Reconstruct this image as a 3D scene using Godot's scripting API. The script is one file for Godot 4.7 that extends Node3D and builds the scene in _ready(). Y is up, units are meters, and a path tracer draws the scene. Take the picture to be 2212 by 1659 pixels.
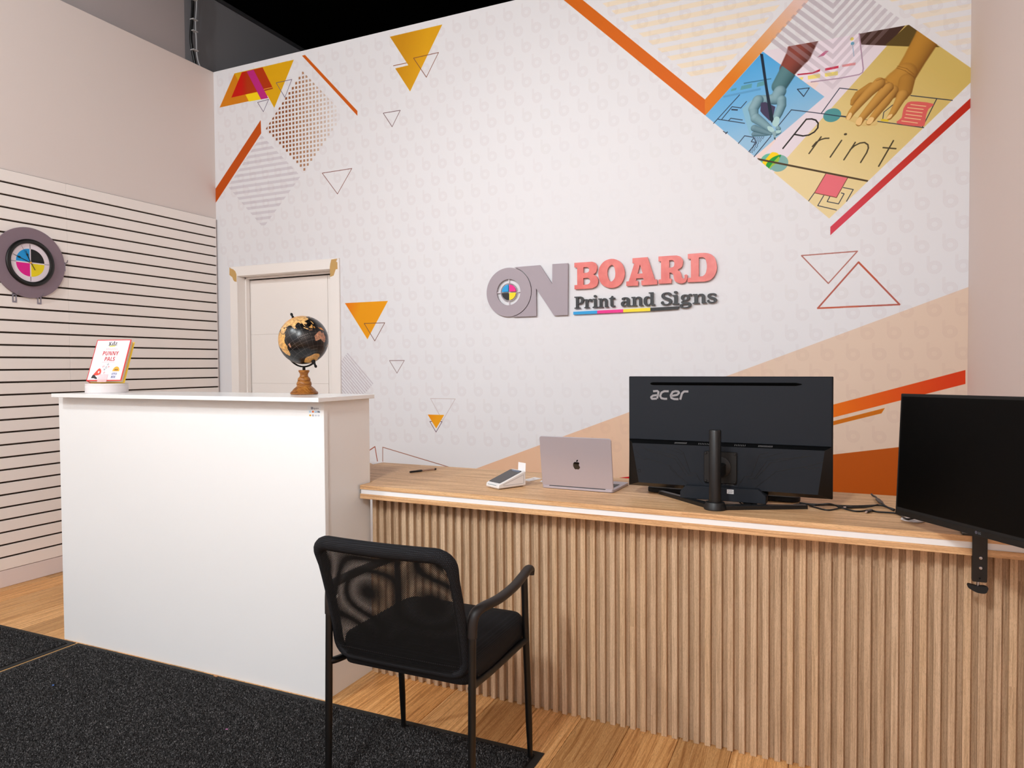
extends Node3D

const EXPOSURE := 1.15
var M := {}          # materials by name
var used := {}       # names taken at top level

# ---------------------------------------------------------------- set-up

func _ready():
	camera_and_light()
	make_materials()
	setting()
	mural()
	wall_sign()
	slatwall()
	clock()
	mats()
	counter()
	desk()
	chair()
	globe()
	book()
	laptop()
	terminal()
	curved_monitor()
	arm_monitor()
	small_things()


func camera_and_light():
	var cam := Camera3D.new()
	cam.name = "camera"
	cam.fov = 57.052
	cam.position = Vector3(4.6033, 1.335, 4.3211)
	cam.rotation = Vector3(-0.02666, 0.42377, -0.00669)
	cam.near = 0.05
	add_child(cam)
	cam.current = true
	var we := WorldEnvironment.new()
	we.name = "world"
	var e := Environment.new()
	e.background_mode = Environment.BG_SKY
	var sky := Sky.new()
	var sm := ProceduralSkyMaterial.new()
	sm.sky_top_color = Color(0.80, 0.88, 1.0)
	sm.sky_horizon_color = Color(0.95, 0.96, 1.0)
	sm.ground_bottom_color = Color(0.45, 0.44, 0.43)
	sm.ground_horizon_color = Color(0.75, 0.75, 0.75)
	sm.sky_energy_multiplier = 1.0
	sm.ground_energy_multiplier = 0.55
	sky.sky_material = sm
	e.sky = sky
	e.tonemap_mode = Environment.TONE_MAPPER_LINEAR
	e.tonemap_exposure = EXPOSURE
	e.sdfgi_enabled = true
	e.ssao_enabled = true
	e.ssil_enabled = true
	we.environment = e
	add_child(we)
	# added lamps out of view: globes fill the room, spots brighten the sign wall
	pendant(Vector3(1.3, 3.95, 4.7), 4.5, "added globe pendant over the slatted side wall, out of the picture")
	pendant(Vector3(3.7, 3.2, 5.2), 4.6, "added globe pendant hung lowest, just behind the camera, out of the picture")
	pendant(Vector3(1.3, 3.95, 6.3), 1.4, "added globe pendant near the shop window on the slatted wall's side, out of the picture")
	pendant(Vector3(3.6, 3.95, 7.0), 1.4, "added globe pendant near the shop window on the plain wall's side, out of the picture")
	added_spot(Vector3(2.2, 4.1, 5.6), Vector3(2.8, 1.5, 0.0), 3.8, "added black track spot nearer the slatted wall, aimed at the sign, out of the picture")
	added_spot(Vector3(3.7, 4.1, 5.6), Vector3(3.6, 1.4, 0.0), 3.8, "added black track spot nearer the plain wall, aimed at the sign, out of the picture")


func pendant(at: Vector3, energy: float, label: String):  # an unseen globe lamp, added to light the room
	var t := thing("added_pendant_lamp", label, "pendant lamp", at, 0.0, "added globe pendants")
	var st := begin()
	var prof := PackedVector2Array()
	for i in 17:
		var a := -PI / 2.0 + PI * i / 16.0
		prof.append(Vector2(maxf(cos(a), 0.0) * 0.2, sin(a) * 0.2))
	lathe(st, prof, 32)
	var m := plain(Color(1, 1, 1), 0.4)
	m.emission_enabled = true
	m.emission = Color(1.0, 0.99, 0.98)
	m.emission_energy_multiplier = 1.5
	part("lamp_globe", st, m, t)
	st = begin()
	tube(st, PackedVector3Array([Vector3(0, 0.197, 0), Vector3(0, 0.24, 0)]), 0.03, 16)
	tube(st, PackedVector3Array([Vector3(0, 0.24, 0), Vector3(0, CEIL - at.y, 0)]), 0.004, 8)
	part("lamp_cord", st, plain(Color(0.03, 0.03, 0.03), 0.5), t)
	var l := OmniLight3D.new()
	l.name = "added_lamp_light"
	l.position = at
	l.light_energy = energy
	l.light_size = 0.19
	l.light_color = Color(0.967, 0.99, 1.0)
	l.omni_range = 20.0
	l.omni_attenuation = 2.0
	l.shadow_enabled = true
	add_child(l)


func added_spot(at: Vector3, aim: Vector3, energy: float, label: String):  # an unseen spot, added to brighten the middle of the sign wall
	var t := thing("added_spot", label, "added spot lamp", at, 0.0, "added track spots aimed at the sign wall")
	var st := begin()
	var d := (aim - at).normalized()
	tube(st, PackedVector3Array([-d * 0.14, d * 0.0]), 0.045, 20, true)
	part("lamp_head", st, M.get("black", plain(Color(0.05, 0.05, 0.05), 0.5)), t)
	st = begin()
	tube(st, PackedVector3Array([-d * 0.1, Vector3(-d.x * 0.1, 0.42, -d.z * 0.1)]), 0.012, 10, true)
	part("stem", st, plain(Color(0.05, 0.05, 0.05), 0.5), t)
	st = begin()
	tube(st, PackedVector3Array([d * 0.001, d * 0.004]), 0.04, 20, true)
	var m := plain(Color(1, 1, 1), 0.5)
	m.emission_enabled = true
	m.emission = Color(1, 0.97, 0.94)
	m.emission_energy_multiplier = 3.0
	part("lens", st, m, t)
	var l := SpotLight3D.new()
	l.name = "added_spot_beam"
	l.position = at + d * 0.02
	l.look_at_from_position(at + d * 0.02, aim, Vector3.UP)
	l.spot_angle = 24.0
	l.spot_angle_attenuation = 1.0
	l.spot_range = 20.0
	l.spot_attenuation = 2.0
	l.light_energy = energy
	l.light_size = 0.06
	l.light_color = Color(0.972, 0.99, 1.0)
	l.shadow_enabled = true
	add_child(l)


# ---------------------------------------------------------------- helpers: scene tree

func numbered(called: String) -> String:
	if not used.has(called):
		used[called] = 0
		return called
	used[called] += 1
	return "%s_%03d" % [called, used[called]]


func tag(o: Node3D, label: String, category: String, group := ""):
	o.set_meta("label", label)
	o.set_meta("category", category)
	if group:
		o.set_meta("group", group)


func thing(called: String, label: String, category: String, at := Vector3.ZERO, turn := 0.0, group := "") -> Node3D:
	var o := Node3D.new()
	o.name = numbered(called)
	o.position = at
	o.rotation.y = turn
	tag(o, label, category, group)
	add_child(o)
	return o


func struct_root(called: String) -> Node3D:
	var o := Node3D.new()
	o.name = numbered(called)
	o.set_meta("kind", "structure")
	add_child(o)
	return o


func part(called: String, st: SurfaceTool, m: Material, parent: Node3D, label := "") -> MeshInstance3D:
	var o := MeshInstance3D.new()
	if parent == self:
		o.name = numbered(called)
	else:
		var n := 0
		while parent.has_node(NodePath(called if n == 0 else "%s_%03d" % [called, n])):
			n += 1
		o.name = called if n == 0 else "%s_%03d" % [called, n]
	o.mesh = st.commit()
	o.material_override = m
	if label:
		o.set_meta("label", label)
	parent.add_child(o)
	return o


func struct(called: String, st: SurfaceTool, m: Material) -> MeshInstance3D:
	var o := part(called, st, m, self)
	o.set_meta("kind", "structure")
	return o


# ---------------------------------------------------------------- helpers: shapes

func begin() -> SurfaceTool:
	var st := SurfaceTool.new()
	st.begin(Mesh.PRIMITIVE_TRIANGLES)
	return st


# a triangle with its normals; turned so that its front faces along them
func tri(st: SurfaceTool, a: Vector3, b: Vector3, c: Vector3, na: Vector3, nb: Vector3, nc: Vector3, ua := Vector2.ZERO, ub := Vector2.ZERO, uc := Vector2.ZERO):
	var g := (b - a).cross(c - a)
	if g.length_squared() < 1e-18:
		return
	if g.dot(na + nb + nc) > 0.0:
		st.set_normal(na); st.set_uv(ua); st.add_vertex(a)
		st.set_normal(nc); st.set_uv(uc); st.add_vertex(c)
		st.set_normal(nb); st.set_uv(ub); st.add_vertex(b)
	else:
		st.set_normal(na); st.set_uv(ua); st.add_vertex(a)
		st.set_normal(nb); st.set_uv(ub); st.add_vertex(b)
		st.set_normal(nc); st.set_uv(uc); st.add_vertex(c)


func quad(st: SurfaceTool, a: Vector3, b: Vector3, c: Vector3, d: Vector3, n: Vector3):
	tri(st, a, b, c, n, n, n)
	tri(st, a, c, d, n, n, n)


# a quad with four normals and uvs (smooth surfaces)
func squad(st: SurfaceTool, p: Array, n: Array, u := [Vector2.ZERO, Vector2.RIGHT, Vector2.ONE, Vector2.DOWN]):
	tri(st, p[0], p[1], p[2], n[0], n[1], n[2], u[0], u[1], u[2])
	tri(st, p[0], p[2], p[3], n[0], n[2], n[3], u[0], u[2], u[3])


func box(st: SurfaceTool, c: Vector3, s: Vector3, bevel := 0.0, b := Basis()):
	var h := s / 2.0
	var k := minf(bevel, minf(h.x, minf(h.y, h.z)) * 0.98)
	var ax := [Vector3.RIGHT, Vector3.UP, Vector3.BACK]
	for i in 3:
		var u := (i + 1) % 3
		var w := (i + 2) % 3
		for sg in [-1.0, 1.0]:
			var n: Vector3 = ax[i] * sg
			var o: Vector3 = n * h[i]
			var du: Vector3 = ax[u] * (h[u] - k)
			var dw: Vector3 = ax[w] * (h[w] - k)
			quad(st, c + b * (o - du - dw), c + b * (o + du - dw), c + b * (o + du + dw), c + b * (o - du + dw), b * n)
	if k <= 0.0:
		return
	for i in 3:
		var u := (i + 1) % 3
		var w := (i + 2) % 3
		for su in [-1.0, 1.0]:
			for sw in [-1.0, 1.0]:
				var nu: Vector3 = ax[u] * su
				var nw: Vector3 = ax[w] * sw
				var e: Vector3 = ax[i] * (h[i] - k)
				var p1: Vector3 = nu * h[u] + nw * (h[w] - k)
				var p2: Vector3 = nu * (h[u] - k) + nw * h[w]
				quad(st, c + b * (p1 - e), c + b * (p1 + e), c + b * (p2 + e), c + b * (p2 - e), b * (nu + nw).normalized())
	for sx in [-1.0, 1.0]:
		for sy in [-1.0, 1.0]:
			for sz in [-1.0, 1.0]:
				var q := Vector3(sx, sy, sz)
				var n := (b * q).normalized()
				tri(st, c + b * (q * Vector3(h.x, h.y - k, h.z - k)), c + b * (q * Vector3(h.x - k, h.y, h.z - k)), c + b * (q * Vector3(h.x - k, h.y - k, h.z)), n, n, n)


func span(st: SurfaceTool, lo: Vector3, hi: Vector3, bevel := 0.0):
	box(st, (lo + hi) / 2.0, (hi - lo).abs(), bevel)


# a profile of (radius, height) points turned round the y axis; corners sharper than 40 degrees stay sharp
func lathe(st: SurfaceTool, prof: PackedVector2Array, segs: int, xf := Transform3D()):
	var nb := xf.basis.orthonormalized()
	for i in prof.size() - 1:
		var p := prof[i]
		var q := prof[i + 1]
		if p.distance_to(q) < 1e-7:
			continue
		var n0 := seg_normal(prof, i)
		var n1 := n0
		if i > 0:
			var m := seg_normal(prof, i - 1)
			if m.dot(n0) > 0.76:
				n0 = (m + n0).normalized()
		if i < prof.size() - 2:
			var m := seg_normal(prof, i + 1)
			if m.dot(n1) > 0.76:
				n1 = (m + n1).normalized()
		for k in segs:
			var a := TAU * k / segs
			var b := TAU * (k + 1) / segs
			var ca := Vector2(cos(a), sin(a))
			var cb := Vector2(cos(b), sin(b))
			squad(st, [xf * Vector3(ca.x * p.x, p.y, ca.y * p.x), xf * Vector3(cb.x * p.x, p.y, cb.y * p.x), xf * Vector3(cb.x * q.x, q.y, cb.y * q.x), xf * Vector3(ca.x * q.x, q.y, ca.y * q.x)],
				[nb * Vector3(ca.x * n0.x, n0.y, ca.y * n0.x), nb * Vector3(cb.x * n0.x, n0.y, cb.y * n0.x), nb * Vector3(cb.x * n1.x, n1.y, cb.y * n1.x), nb * Vector3(ca.x * n1.x, n1.y, ca.y * n1.x)])


func seg_normal(prof: PackedVector2Array, i: int) -> Vector2:
	var d := (prof[mini(i + 1, prof.size() - 1)] - prof[i]).normalized()
	return Vector2(d.y, -d.x)


# a round or flattened rod along a path; radius may be a number or one per point; flat scales it along «side»
func tube(st: SurfaceTool, pts: PackedVector3Array, radius, segs := 12, caps := true, flat := 1.0, side := Vector3.ZERO):
	var n := pts.size()
	var rings := []
	var norms := []
	var up := Vector3.UP
	var t0 := (pts[1] - pts[0]).normalized()
	if side != Vector3.ZERO:
		up = side
	elif absf(t0.dot(up)) > 0.9:
		up = Vector3.RIGHT
	var u := (up - t0 * up.dot(t0)).normalized()
	for i in n:
		var t := (pts[mini(i + 1, n - 1)] - pts[maxi(i - 1, 0)]).normalized()
		if side != Vector3.ZERO:
			u = (side - t * side.dot(t)).normalized()
		else:
			u = (u - t * u.dot(t)).normalized()
		var w := t.cross(u)
		var r: float = radius if radius is float or radius is int else radius[i]
		var ring := []
		var nn := []
		for k in segs:
			var a := TAU * k / segs
			ring.append(pts[i] + u * cos(a) * r * flat + w * sin(a) * r)
			nn.append((u * cos(a) / flat + w * sin(a)).normalized())
		rings.append(ring)
		norms.append(nn)
	for i in n - 1:
		for k in segs:
			var l := (k + 1) % segs
			squad(st, [rings[i][k], rings[i][l], rings[i + 1][l], rings[i + 1][k]], [norms[i][k], norms[i][l], norms[i + 1][l], norms[i + 1][k]])
	if caps:
		for e in [0, n - 1]:
			var t := (pts[1] - pts[0]).normalized() * -1.0 if e == 0 else (pts[n - 1] - pts[n - 2]).normalized()
			for k in segs:
				tri(st, pts[e], rings[e][k], rings[e][(k + 1) % segs], t, t, t)


# smooth path through points
func curve(pts: PackedVector3Array, steps := 6) -> PackedVector3Array:
	var out := PackedVector3Array()
	for i in pts.size() - 1:
		var a := pts[maxi(i - 1, 0)]
		var d := pts[mini(i + 2, pts.size() - 1)]
		for k in steps:
			out.append(pts[i].cubic_interpolate(pts[i + 1], a, d, float(k) / steps))
	out.append(pts[pts.size() - 1])
	return out


func smooth2(pts: PackedVector2Array, steps := 4) -> PackedVector2Array:
	var out := PackedVector2Array()
	var n := pts.size()
	for i in n:
		for k in steps:
			out.append(pts[i].cubic_interpolate(pts[(i + 1) % n], pts[(i + n - 1) % n], pts[(i + 2) % n], float(k) / steps))
	return out


func ellipse(c: Vector2, rx: float, ry: float, n := 40, a0 := 0.0, a1 := TAU) -> PackedVector2Array:
	var out := PackedVector2Array()
	var full := absf(a1 - a0 - TAU) < 1e-6
	for i in (n if full else n + 1):
		var a := a0 + (a1 - a0) * i / n
		out.append(c + Vector2(cos(a) * rx, sin(a) * ry))
	return out


func rrect(x0: float, y0: float, x1: float, y1: float, r: float, n := 5) -> PackedVector2Array:
	var out := PackedVector2Array()
	for q in [[x1 - r, y1 - r, 0.0], [x0 + r, y1 - r, 0.5 * PI], [x0 + r, y0 + r, PI], [x1 - r, y0 + r, 1.5 * PI]]:
		for i in n + 1:
			var a: float = q[2] + 0.5 * PI * i / n
			out.append(Vector2(q[0] + cos(a) * r, q[1] + sin(a) * r))
	return out


# a flat shape (x, y) with holes, from depth z0 to z1, with an optional bevel on the z1 side
func extrude(st: SurfaceTool, outer: PackedVector2Array, z0: float, z1: float, xf := Transform3D(), holes := [], cut_x := INF, bevel := 0.0):
	var nz := xf.basis.z.normalized()
	var face := outer
	if bevel > 0.0:
		var shr := Geometry2D.offset_polygon(outer, -bevel, Geometry2D.JOIN_MITER)
		if shr.size() == 1 and shr[0].size() == outer.size():
			face = align(shr[0], outer)
		else:
			bevel = 0.0
	for z in [z0, z1]:
		var n := nz if z == z1 else -nz
		for p in pieces(face if z == z1 else outer, holes, cut_x):
			var ix := Geometry2D.triangulate_polygon(p)
			for i in range(0, ix.size(), 3):
				tri(st, xf * Vector3(p[ix[i]].x, p[ix[i]].y, z), xf * Vector3(p[ix[i + 1]].x, p[ix[i + 1]].y, z), xf * Vector3(p[ix[i + 2]].x, p[ix[i + 2]].y, z), n, n, n)
	for loop in [outer] + holes:
		var sgn := 1.0 if loop == outer else -1.0
		if Geometry2D.is_polygon_clockwise(loop):
			sgn = -sgn
		var k: int = loop.size()
		for i in k:
			var a: Vector2 = loop[i]
			var b: Vector2 = loop[(i + 1) % k]
			if a.distance_to(b) < 1e-7:
				continue
			var d := (b - a).normalized()
			var n := Vector2(d.y, -d.x) * sgn
			# rounded corners get blended normals
			var dp: Vector2 = (a - loop[(i + k - 1) % k]).normalized()
			var dn: Vector2 = (loop[(i + 2) % k] - b).normalized()
			var na := n
			var nb := n
			if dp.dot(d) > 0.8:
				na = (Vector2(dp.y, -dp.x) * sgn + n).normalized()
			if dn.dot(d) > 0.8:
				nb = (Vector2(dn.y, -dn.x) * sgn + n).normalized()
			var A := xf.basis * Vector3(na.x, na.y, 0)
			var B := xf.basis * Vector3(nb.x, nb.y, 0)
			var top := z1 - (signf(z1 - z0) * bevel if loop == outer else 0.0)
			squad(st, [xf * Vector3(a.x, a.y, z0), xf * Vector3(b.x, b.y, z0), xf * Vector3(b.x, b.y, top), xf * Vector3(a.x, a.y, top)], [A, B, B, A])
			if bevel > 0.0 and loop == outer:
				var fa := face[i]
				var fb := face[(i + 1) % k]
				squad(st, [xf * Vector3(a.x, a.y, top), xf * Vector3(b.x, b.y, top), xf * Vector3(fb.x, fb.y, z1), xf * Vector3(fa.x, fa.y, z1)], [(A + nz * signf(z1 - z0)).normalized(), (B + nz * signf(z1 - z0)).normalized(), (B + nz * signf(z1 - z0)).normalized(), (A + nz * signf(z1 - z0)).normalized()])


# start the shrunken loop at the vertex nearest to the first of the outer one, running the same way
func align(p: PackedVector2Array, outer: PackedVector2Array) -> PackedVector2Array:
	if Geometry2D.is_polygon_clockwise(p) != Geometry2D.is_polygon_clockwise(outer):
		p.reverse()
	var best := 0
	for i in p.size():
		if p[i].distance_to(outer[0]) < p[best].distance_to(outer[0]):
			best = i
	var out := PackedVector2Array()
	for i in p.size():
		out.append(p[(best + i) % p.size()])
	return out


func pieces(outer: PackedVector2Array, holes: Array, cut_x: float) -> Array:
	if holes.is_empty():
		return [outer]
	if cut_x == INF:
		var s := 0.0
		for q in holes[0]:
			s += q.x
		cut_x = s / holes[0].size()
	var out := []
	for half in [[-100.0, cut_x], [cut_x, 100.0]]:
		var rect := PackedVector2Array([Vector2(half[0], -100), Vector2(half[1], -100), Vector2(half[1], 100), Vector2(half[0], 100)])
		var now := Geometry2D.intersect_polygons(outer, rect)
		for h in holes:
			var next: Array[PackedVector2Array] = []
			for p in now:
				next.append_array(Geometry2D.clip_polygons(p, h))
			now = next
		out.append_array(now)
	return out


func dup(root: Node3D, at: Vector3, turn: float, label := "") -> Node3D:
	var r: Node3D = root.duplicate()
	r.name = numbered(String(root.name))
	r.position = at
	r.rotation.y = turn
	if label:
		r.set_meta("label", label)
	add_child(r)
	return r


func letters(txt: String, size: float, depth: float, serif := false, bold := false) -> TextMesh:
	var t := TextMesh.new()
	t.text = txt
	var f := SystemFont.new()
	f.font_names = PackedStringArray(["Droid Serif" if serif else "Droid Sans"])
	f.font_weight = 700 if bold else 400
	t.font = f
	t.font_size = 64
	t.pixel_size = size / 64.0
	t.depth = depth
	t.curve_step = 1.0
	return t


func text(called: String, txt: String, size: float, depth: float, m: Material, parent: Node3D, xf: Transform3D, serif := false, bold := false, label := "") -> MeshInstance3D:
	var o := MeshInstance3D.new()
	var n := 0
	while parent.has_node(NodePath(called if n == 0 else "%s_%03d" % [called, n])):
		n += 1
	o.name = called if n == 0 else "%s_%03d" % [called, n]
	o.mesh = letters(txt, size, depth, serif, bold)
	o.material_override = m
	o.transform = xf
	if label:
		o.set_meta("label", label)
	parent.add_child(o)
	return o


# ---------------------------------------------------------------- materials

func plain(c: Color, rough := 0.6, metal := 0.0, spec := 0.5) -> StandardMaterial3D:
	var m := StandardMaterial3D.new()
	m.albedo_color = c
	m.roughness = rough
	m.metallic = metal
	m.metallic_specular = spec
	return m


func noise(freq: float, oct: int, sd: int) -> FastNoiseLite:
	var n := FastNoiseLite.new()
	n.seed = sd
	n.frequency = freq
	n.fractal_octaves = oct
	return n


# wood whose grain runs along the picture's u: streaks, cathedral bands and pores, computed
func wood_image(sd: int, dark: Color, mid: Color, light: Color, pores: float) -> Image:
	var w := 768
	var h := 768
	var a := noise(0.02, 3, sd)
	var b := noise(0.05, 3, sd + 5)
	var c := noise(0.2, 2, sd + 9)
	var bytes := PackedByteArray()
	bytes.resize(w * h * 3)
	for y in h:
		for x in w:
			var warp := a.get_noise_2d(x * 0.22, y * 0.55) * 18.0
			var s := b.get_noise_2d(x * 0.10, (y + warp) * 1.3) * 0.75 + b.get_noise_2d(x * 0.05 + 300.0, y * 0.4) * 0.55
			var f := c.get_noise_2d(x * 0.10, y * 2.6 + 50.0)
			var t := clampf(0.5 + s * 0.75 + f * 0.22, 0.0, 1.0)
			var q := dark.lerp(mid, t * 2.0) if t < 0.5 else mid.lerp(light, t * 2.0 - 1.0)
			var p := c.get_noise_2d(x * 0.32 + 900.0, y * 4.0)
			if p > 0.32:
				q = q.lerp(dark * 0.75, pores * minf(1.0, (p - 0.32) * 5.0))
			var i := (y * w + x) * 3
			bytes[i] = int(q.r * 255.0)
			bytes[i + 1] = int(q.g * 255.0)
			bytes[i + 2] = int(q.b * 255.0)
	return Image.create_from_data(w, h, false, Image.FORMAT_RGB8, bytes)


# world or local triplanar wood: «along» is the grain's axis (0 x, 1 y, 2 z); a tile is «long» by «wide» metres
func wood(img: Texture2D, rel: Texture2D, off: Vector3, tint: Color, rough: float, sc: Vector3) -> StandardMaterial3D:
	var m := plain(tint, rough, 0.0, 0.35)
	m.albedo_texture = img
	m.uv1_triplanar = true
	m.uv1_world_triplanar = true
	m.uv1_triplanar_sharpness = 40.0
	m.uv1_scale = sc
	m.uv1_offset = off
	return m


func turned(img: Image) -> Image:
	var r: Image = img.duplicate()
	r.rotate_90(CLOCKWISE)
	return r


func make_materials():
	M.white_paint = plain(Color(0.902, 0.851, 0.827), 0.75)
	M.black = plain(Color(0.035, 0.035, 0.038), 0.45)
	M.matte_black = plain(Color(0.03, 0.03, 0.032), 0.7)
	M.dead_black = plain(Color(0.02, 0.02, 0.02), 0.95, 0.0, 0.1)
	M.laminate = plain(Color(0.945, 0.95, 0.95), 0.38)
	M.steel = plain(Color(0.72, 0.72, 0.74), 0.25, 1.0)
	M.rubber = plain(Color(0.12, 0.118, 0.115), 0.8)
	var wood_a := ImageTexture.create_from_image(wood_image(3, Color(0.74, 0.55, 0.38), Color(0.87, 0.69, 0.505), Color(0.93, 0.77, 0.585), 0.5))
	var slat_i := wood_image(11, Color(0.70, 0.59, 0.47), Color(0.82, 0.705, 0.58), Color(0.88, 0.77, 0.65), 0.7)
	var slat_t := ImageTexture.create_from_image(turned(slat_i))
	var fl_i := wood_image(29, Color(0.72, 0.50, 0.29), Color(0.92, 0.70, 0.46), Color(0.98, 0.79, 0.56), 0.6)
	var fl_t := ImageTexture.create_from_image(turned(fl_i))
	# desk: grain along x; the y plane looks up (x, z), the z plane (x, y)
	M.desk_wood = wood(wood_a, null, Vector3(0.1, 0.3, 0.2), Color(1, 1, 1), 0.45, Vector3(0.7, 4.0, 1.6))
	# slats: grain along y, so the turned picture: v runs along y
	for i in 4:
		M["slat_wood_%d" % i] = wood(slat_t, null, Vector3(0.13 * i, 0.31 * i, 0.07 * i), [Color(1, 1, 1), Color(0.95, 0.94, 0.93), Color(1.0, 0.985, 0.96), Color(0.97, 0.96, 0.95)][i], 0.5, Vector3(6.0, 1.0, 6.0))
	# floor planks: grain along z, y plane looks up (x, z)
	for i in 5:
		M["plank_wood_%d" % i] = wood(fl_t, null, Vector3(0.37 * i, 0.0, 0.23 * i), [Color(1, 1, 1), Color(0.93, 0.91, 0.88), Color(1.0, 0.96, 0.90), Color(0.86, 0.85, 0.83), Color(0.96, 0.96, 0.95)][i], 0.42, Vector3(2.7, 1.0, 0.62))


# ---------------------------------------------------------------- the room

const W := 5.2524      # right wall
const H := 3.7414      # top of the printed partition
const CEIL := 4.42
const DOOR_L := 0.232
const DOOR_R := 1.163
const DOOR_T := 2.066

func setting():
	var st := begin()
	span(st, Vector3(-0.4, -0.2, -2.2), Vector3(W + 0.3, -0.013, 8.3))
	var fl := struct("floor", st, M.plank_wood_3)
	planks(fl)
	# left wall: a painted stud wall up to H, the grey upper wall behind and above it
	st = begin()
	span(st, Vector3(-0.1, 0, -2.0), Vector3(0, H, 8.0), 0.002)
	var wl := struct("wall_left", st, M.white_paint)
	st = begin()
	span(st, Vector3(-0.3, 0, 0.19), Vector3(-0.1, CEIL, 8.1))
	part("upper_wall", st, plain(Color(0.69, 0.65, 0.645), 0.85), wl, "grey-brown stretch of the upper wall")
	st = begin()  # from the cables back, the upper wall gets a darker grey
	span(st, Vector3(-0.3, 0, -2.1), Vector3(-0.1, CEIL, 0.19))
	part("upper_wall", st, plain(Color(0.50, 0.495, 0.51), 0.85), wl, "darker grey stretch of the upper wall")
	# black overspray from the ceiling, with a ragged lower edge
	st = begin()
	var rng := RandomNumberGenerator.new()
	rng.seed = 5
	var edge := PackedVector2Array([Vector2(0.17, CEIL), Vector2(-0.42, CEIL)])
	for i in 22:
		edge.append(Vector2(-0.40 + 0.38 * i / 21.0, CEIL - 0.036 + rng.randf_range(-0.010, 0.010) + (0.03 if i < 2 else 0.0)))
	edge.append(Vector2(0.0, CEIL - 0.05))
	edge.append(Vector2(0.005, CEIL - 0.09))
	edge.append(Vector2(0.17, CEIL - 0.10))
	extrude(st, edge, -0.099, -0.0985, Transform3D(Basis(Vector3.BACK, Vector3.UP, Vector3.RIGHT), Vector3.ZERO))
	part("ceiling_paint", st, M.dead_black, wl, "ragged black paint under the ceiling")
	st = begin()
	box(st, Vector3(-0.085, CEIL - 0.012, 2.0), Vector3(0.03, 0.024, 12.0), 0.003)
	part("edge_rail", st, plain(Color(0.28, 0.28, 0.29), 0.5, 0.4), wl, "thin grey rail along the ceiling")
	st = begin()
	span(st, Vector3(0.0, 0.0, 0.02), Vector3(0.016, 0.1036, 8.0), 0.003)
	struct("baseboard_left", st, plain(Color(0.918, 0.863, 0.847), 0.6))
	# back partition with the mural, open at the door
	st = begin()
	span(st, Vector3(-0.1, DOOR_T + 0.032, -0.16), Vector3(W + 0.1, H, -0.001))
	span(st, Vector3(-0.1, 0, -0.16), Vector3(DOOR_L - 0.032, DOOR_T + 0.032, -0.001))
	span(st, Vector3(DOOR_R + 0.032, 0, -0.16), Vector3(W + 0.1, DOOR_T + 0.032, -0.001))
	struct("wall_back", st, M.white_paint)
	st = begin()
	span(st, Vector3(W, 0, -2.0), Vector3(W + 0.2, CEIL, 8.1))
	struct("wall_right", st, plain(Color(0.910, 0.847, 0.820), 0.75))
	st = begin()
	span(st, Vector3(-0.3, 0, -2.2), Vector3(W + 0.2, CEIL, -2.0))
	struct("wall_far", st, plain(Color(0.25, 0.25, 0.25), 0.85))
	st = begin()
	span(st, Vector3(-0.4, CEIL, -2.2), Vector3(W + 0.3, CEIL + 0.15, 8.3))
	var ce := struct("ceiling", st, M.dead_black)
	for x in [2.5]:
		st = begin()
		span(st, Vector3(x - 0.05, CEIL - 0.32, -1.8), Vector3(x + 0.05, CEIL, 7.9), 0.004)
		part("beam", st, plain(Color(0.10, 0.105, 0.11), 0.8), ce, "dark steel beam under the black ceiling")
	# shop front behind the camera, with a wide window
	var x0 := 0.25
	var x1 := 4.5
	var y0 := 0.25
	var y1 := 3.3
	st = begin()
	span(st, Vector3(-0.3, 0, 8.0), Vector3(W + 0.2, y0, 8.2))
	span(st, Vector3(-0.3, y1, 8.0), Vector3(W + 0.2, CEIL, 8.2))
	span(st, Vector3(-0.3, y0, 8.0), Vector3(x0, y1, 8.2))
	span(st, Vector3(x1, y0, 8.0), Vector3(W + 0.2, y1, 8.2))
	struct("wall_front", st, M.white_paint)
	var win := struct_root("window_1")
	st = begin()
	for x in [x0 + 0.03, x0 + (x1 - x0) / 3.0, x0 + 2.0 * (x1 - x0) / 3.0, x1 - 0.03]:
		box(st, Vector3(x, (y0 + y1) / 2.0, 8.1), Vector3(0.06, y1 - y0, 0.1), 0.004)
	for y in [y0 + 0.03, y1 - 0.03]:
		box(st, Vector3((x0 + x1) / 2.0, y, 8.1), Vector3(x1 - x0, 0.06, 0.1), 0.004)
	part("window_frame", st, M.black, win)
	var g := plain(Color(0.95, 1, 0.98, 0.06), 0.02)
	g.transparency = BaseMaterial3D.TRANSPARENCY_ALPHA
	for k in 3:
		st = begin()
		box(st, Vector3(x0 + (x1 - x0) * (k + 0.5) / 3.0, (y0 + y1) / 2.0, 8.1), Vector3((x1 - x0) / 3.0 - 0.06, y1 - y0 - 0.12, 0.008))
		part("pane", st, g, win)
	st = begin()
	span(st, Vector3(-20, -0.25, 8.3), Vector3(25, -0.05, 40))
	struct("pavement", st, plain(Color(0.62, 0.61, 0.6), 0.9))
	door()
	wall_cables()


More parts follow.
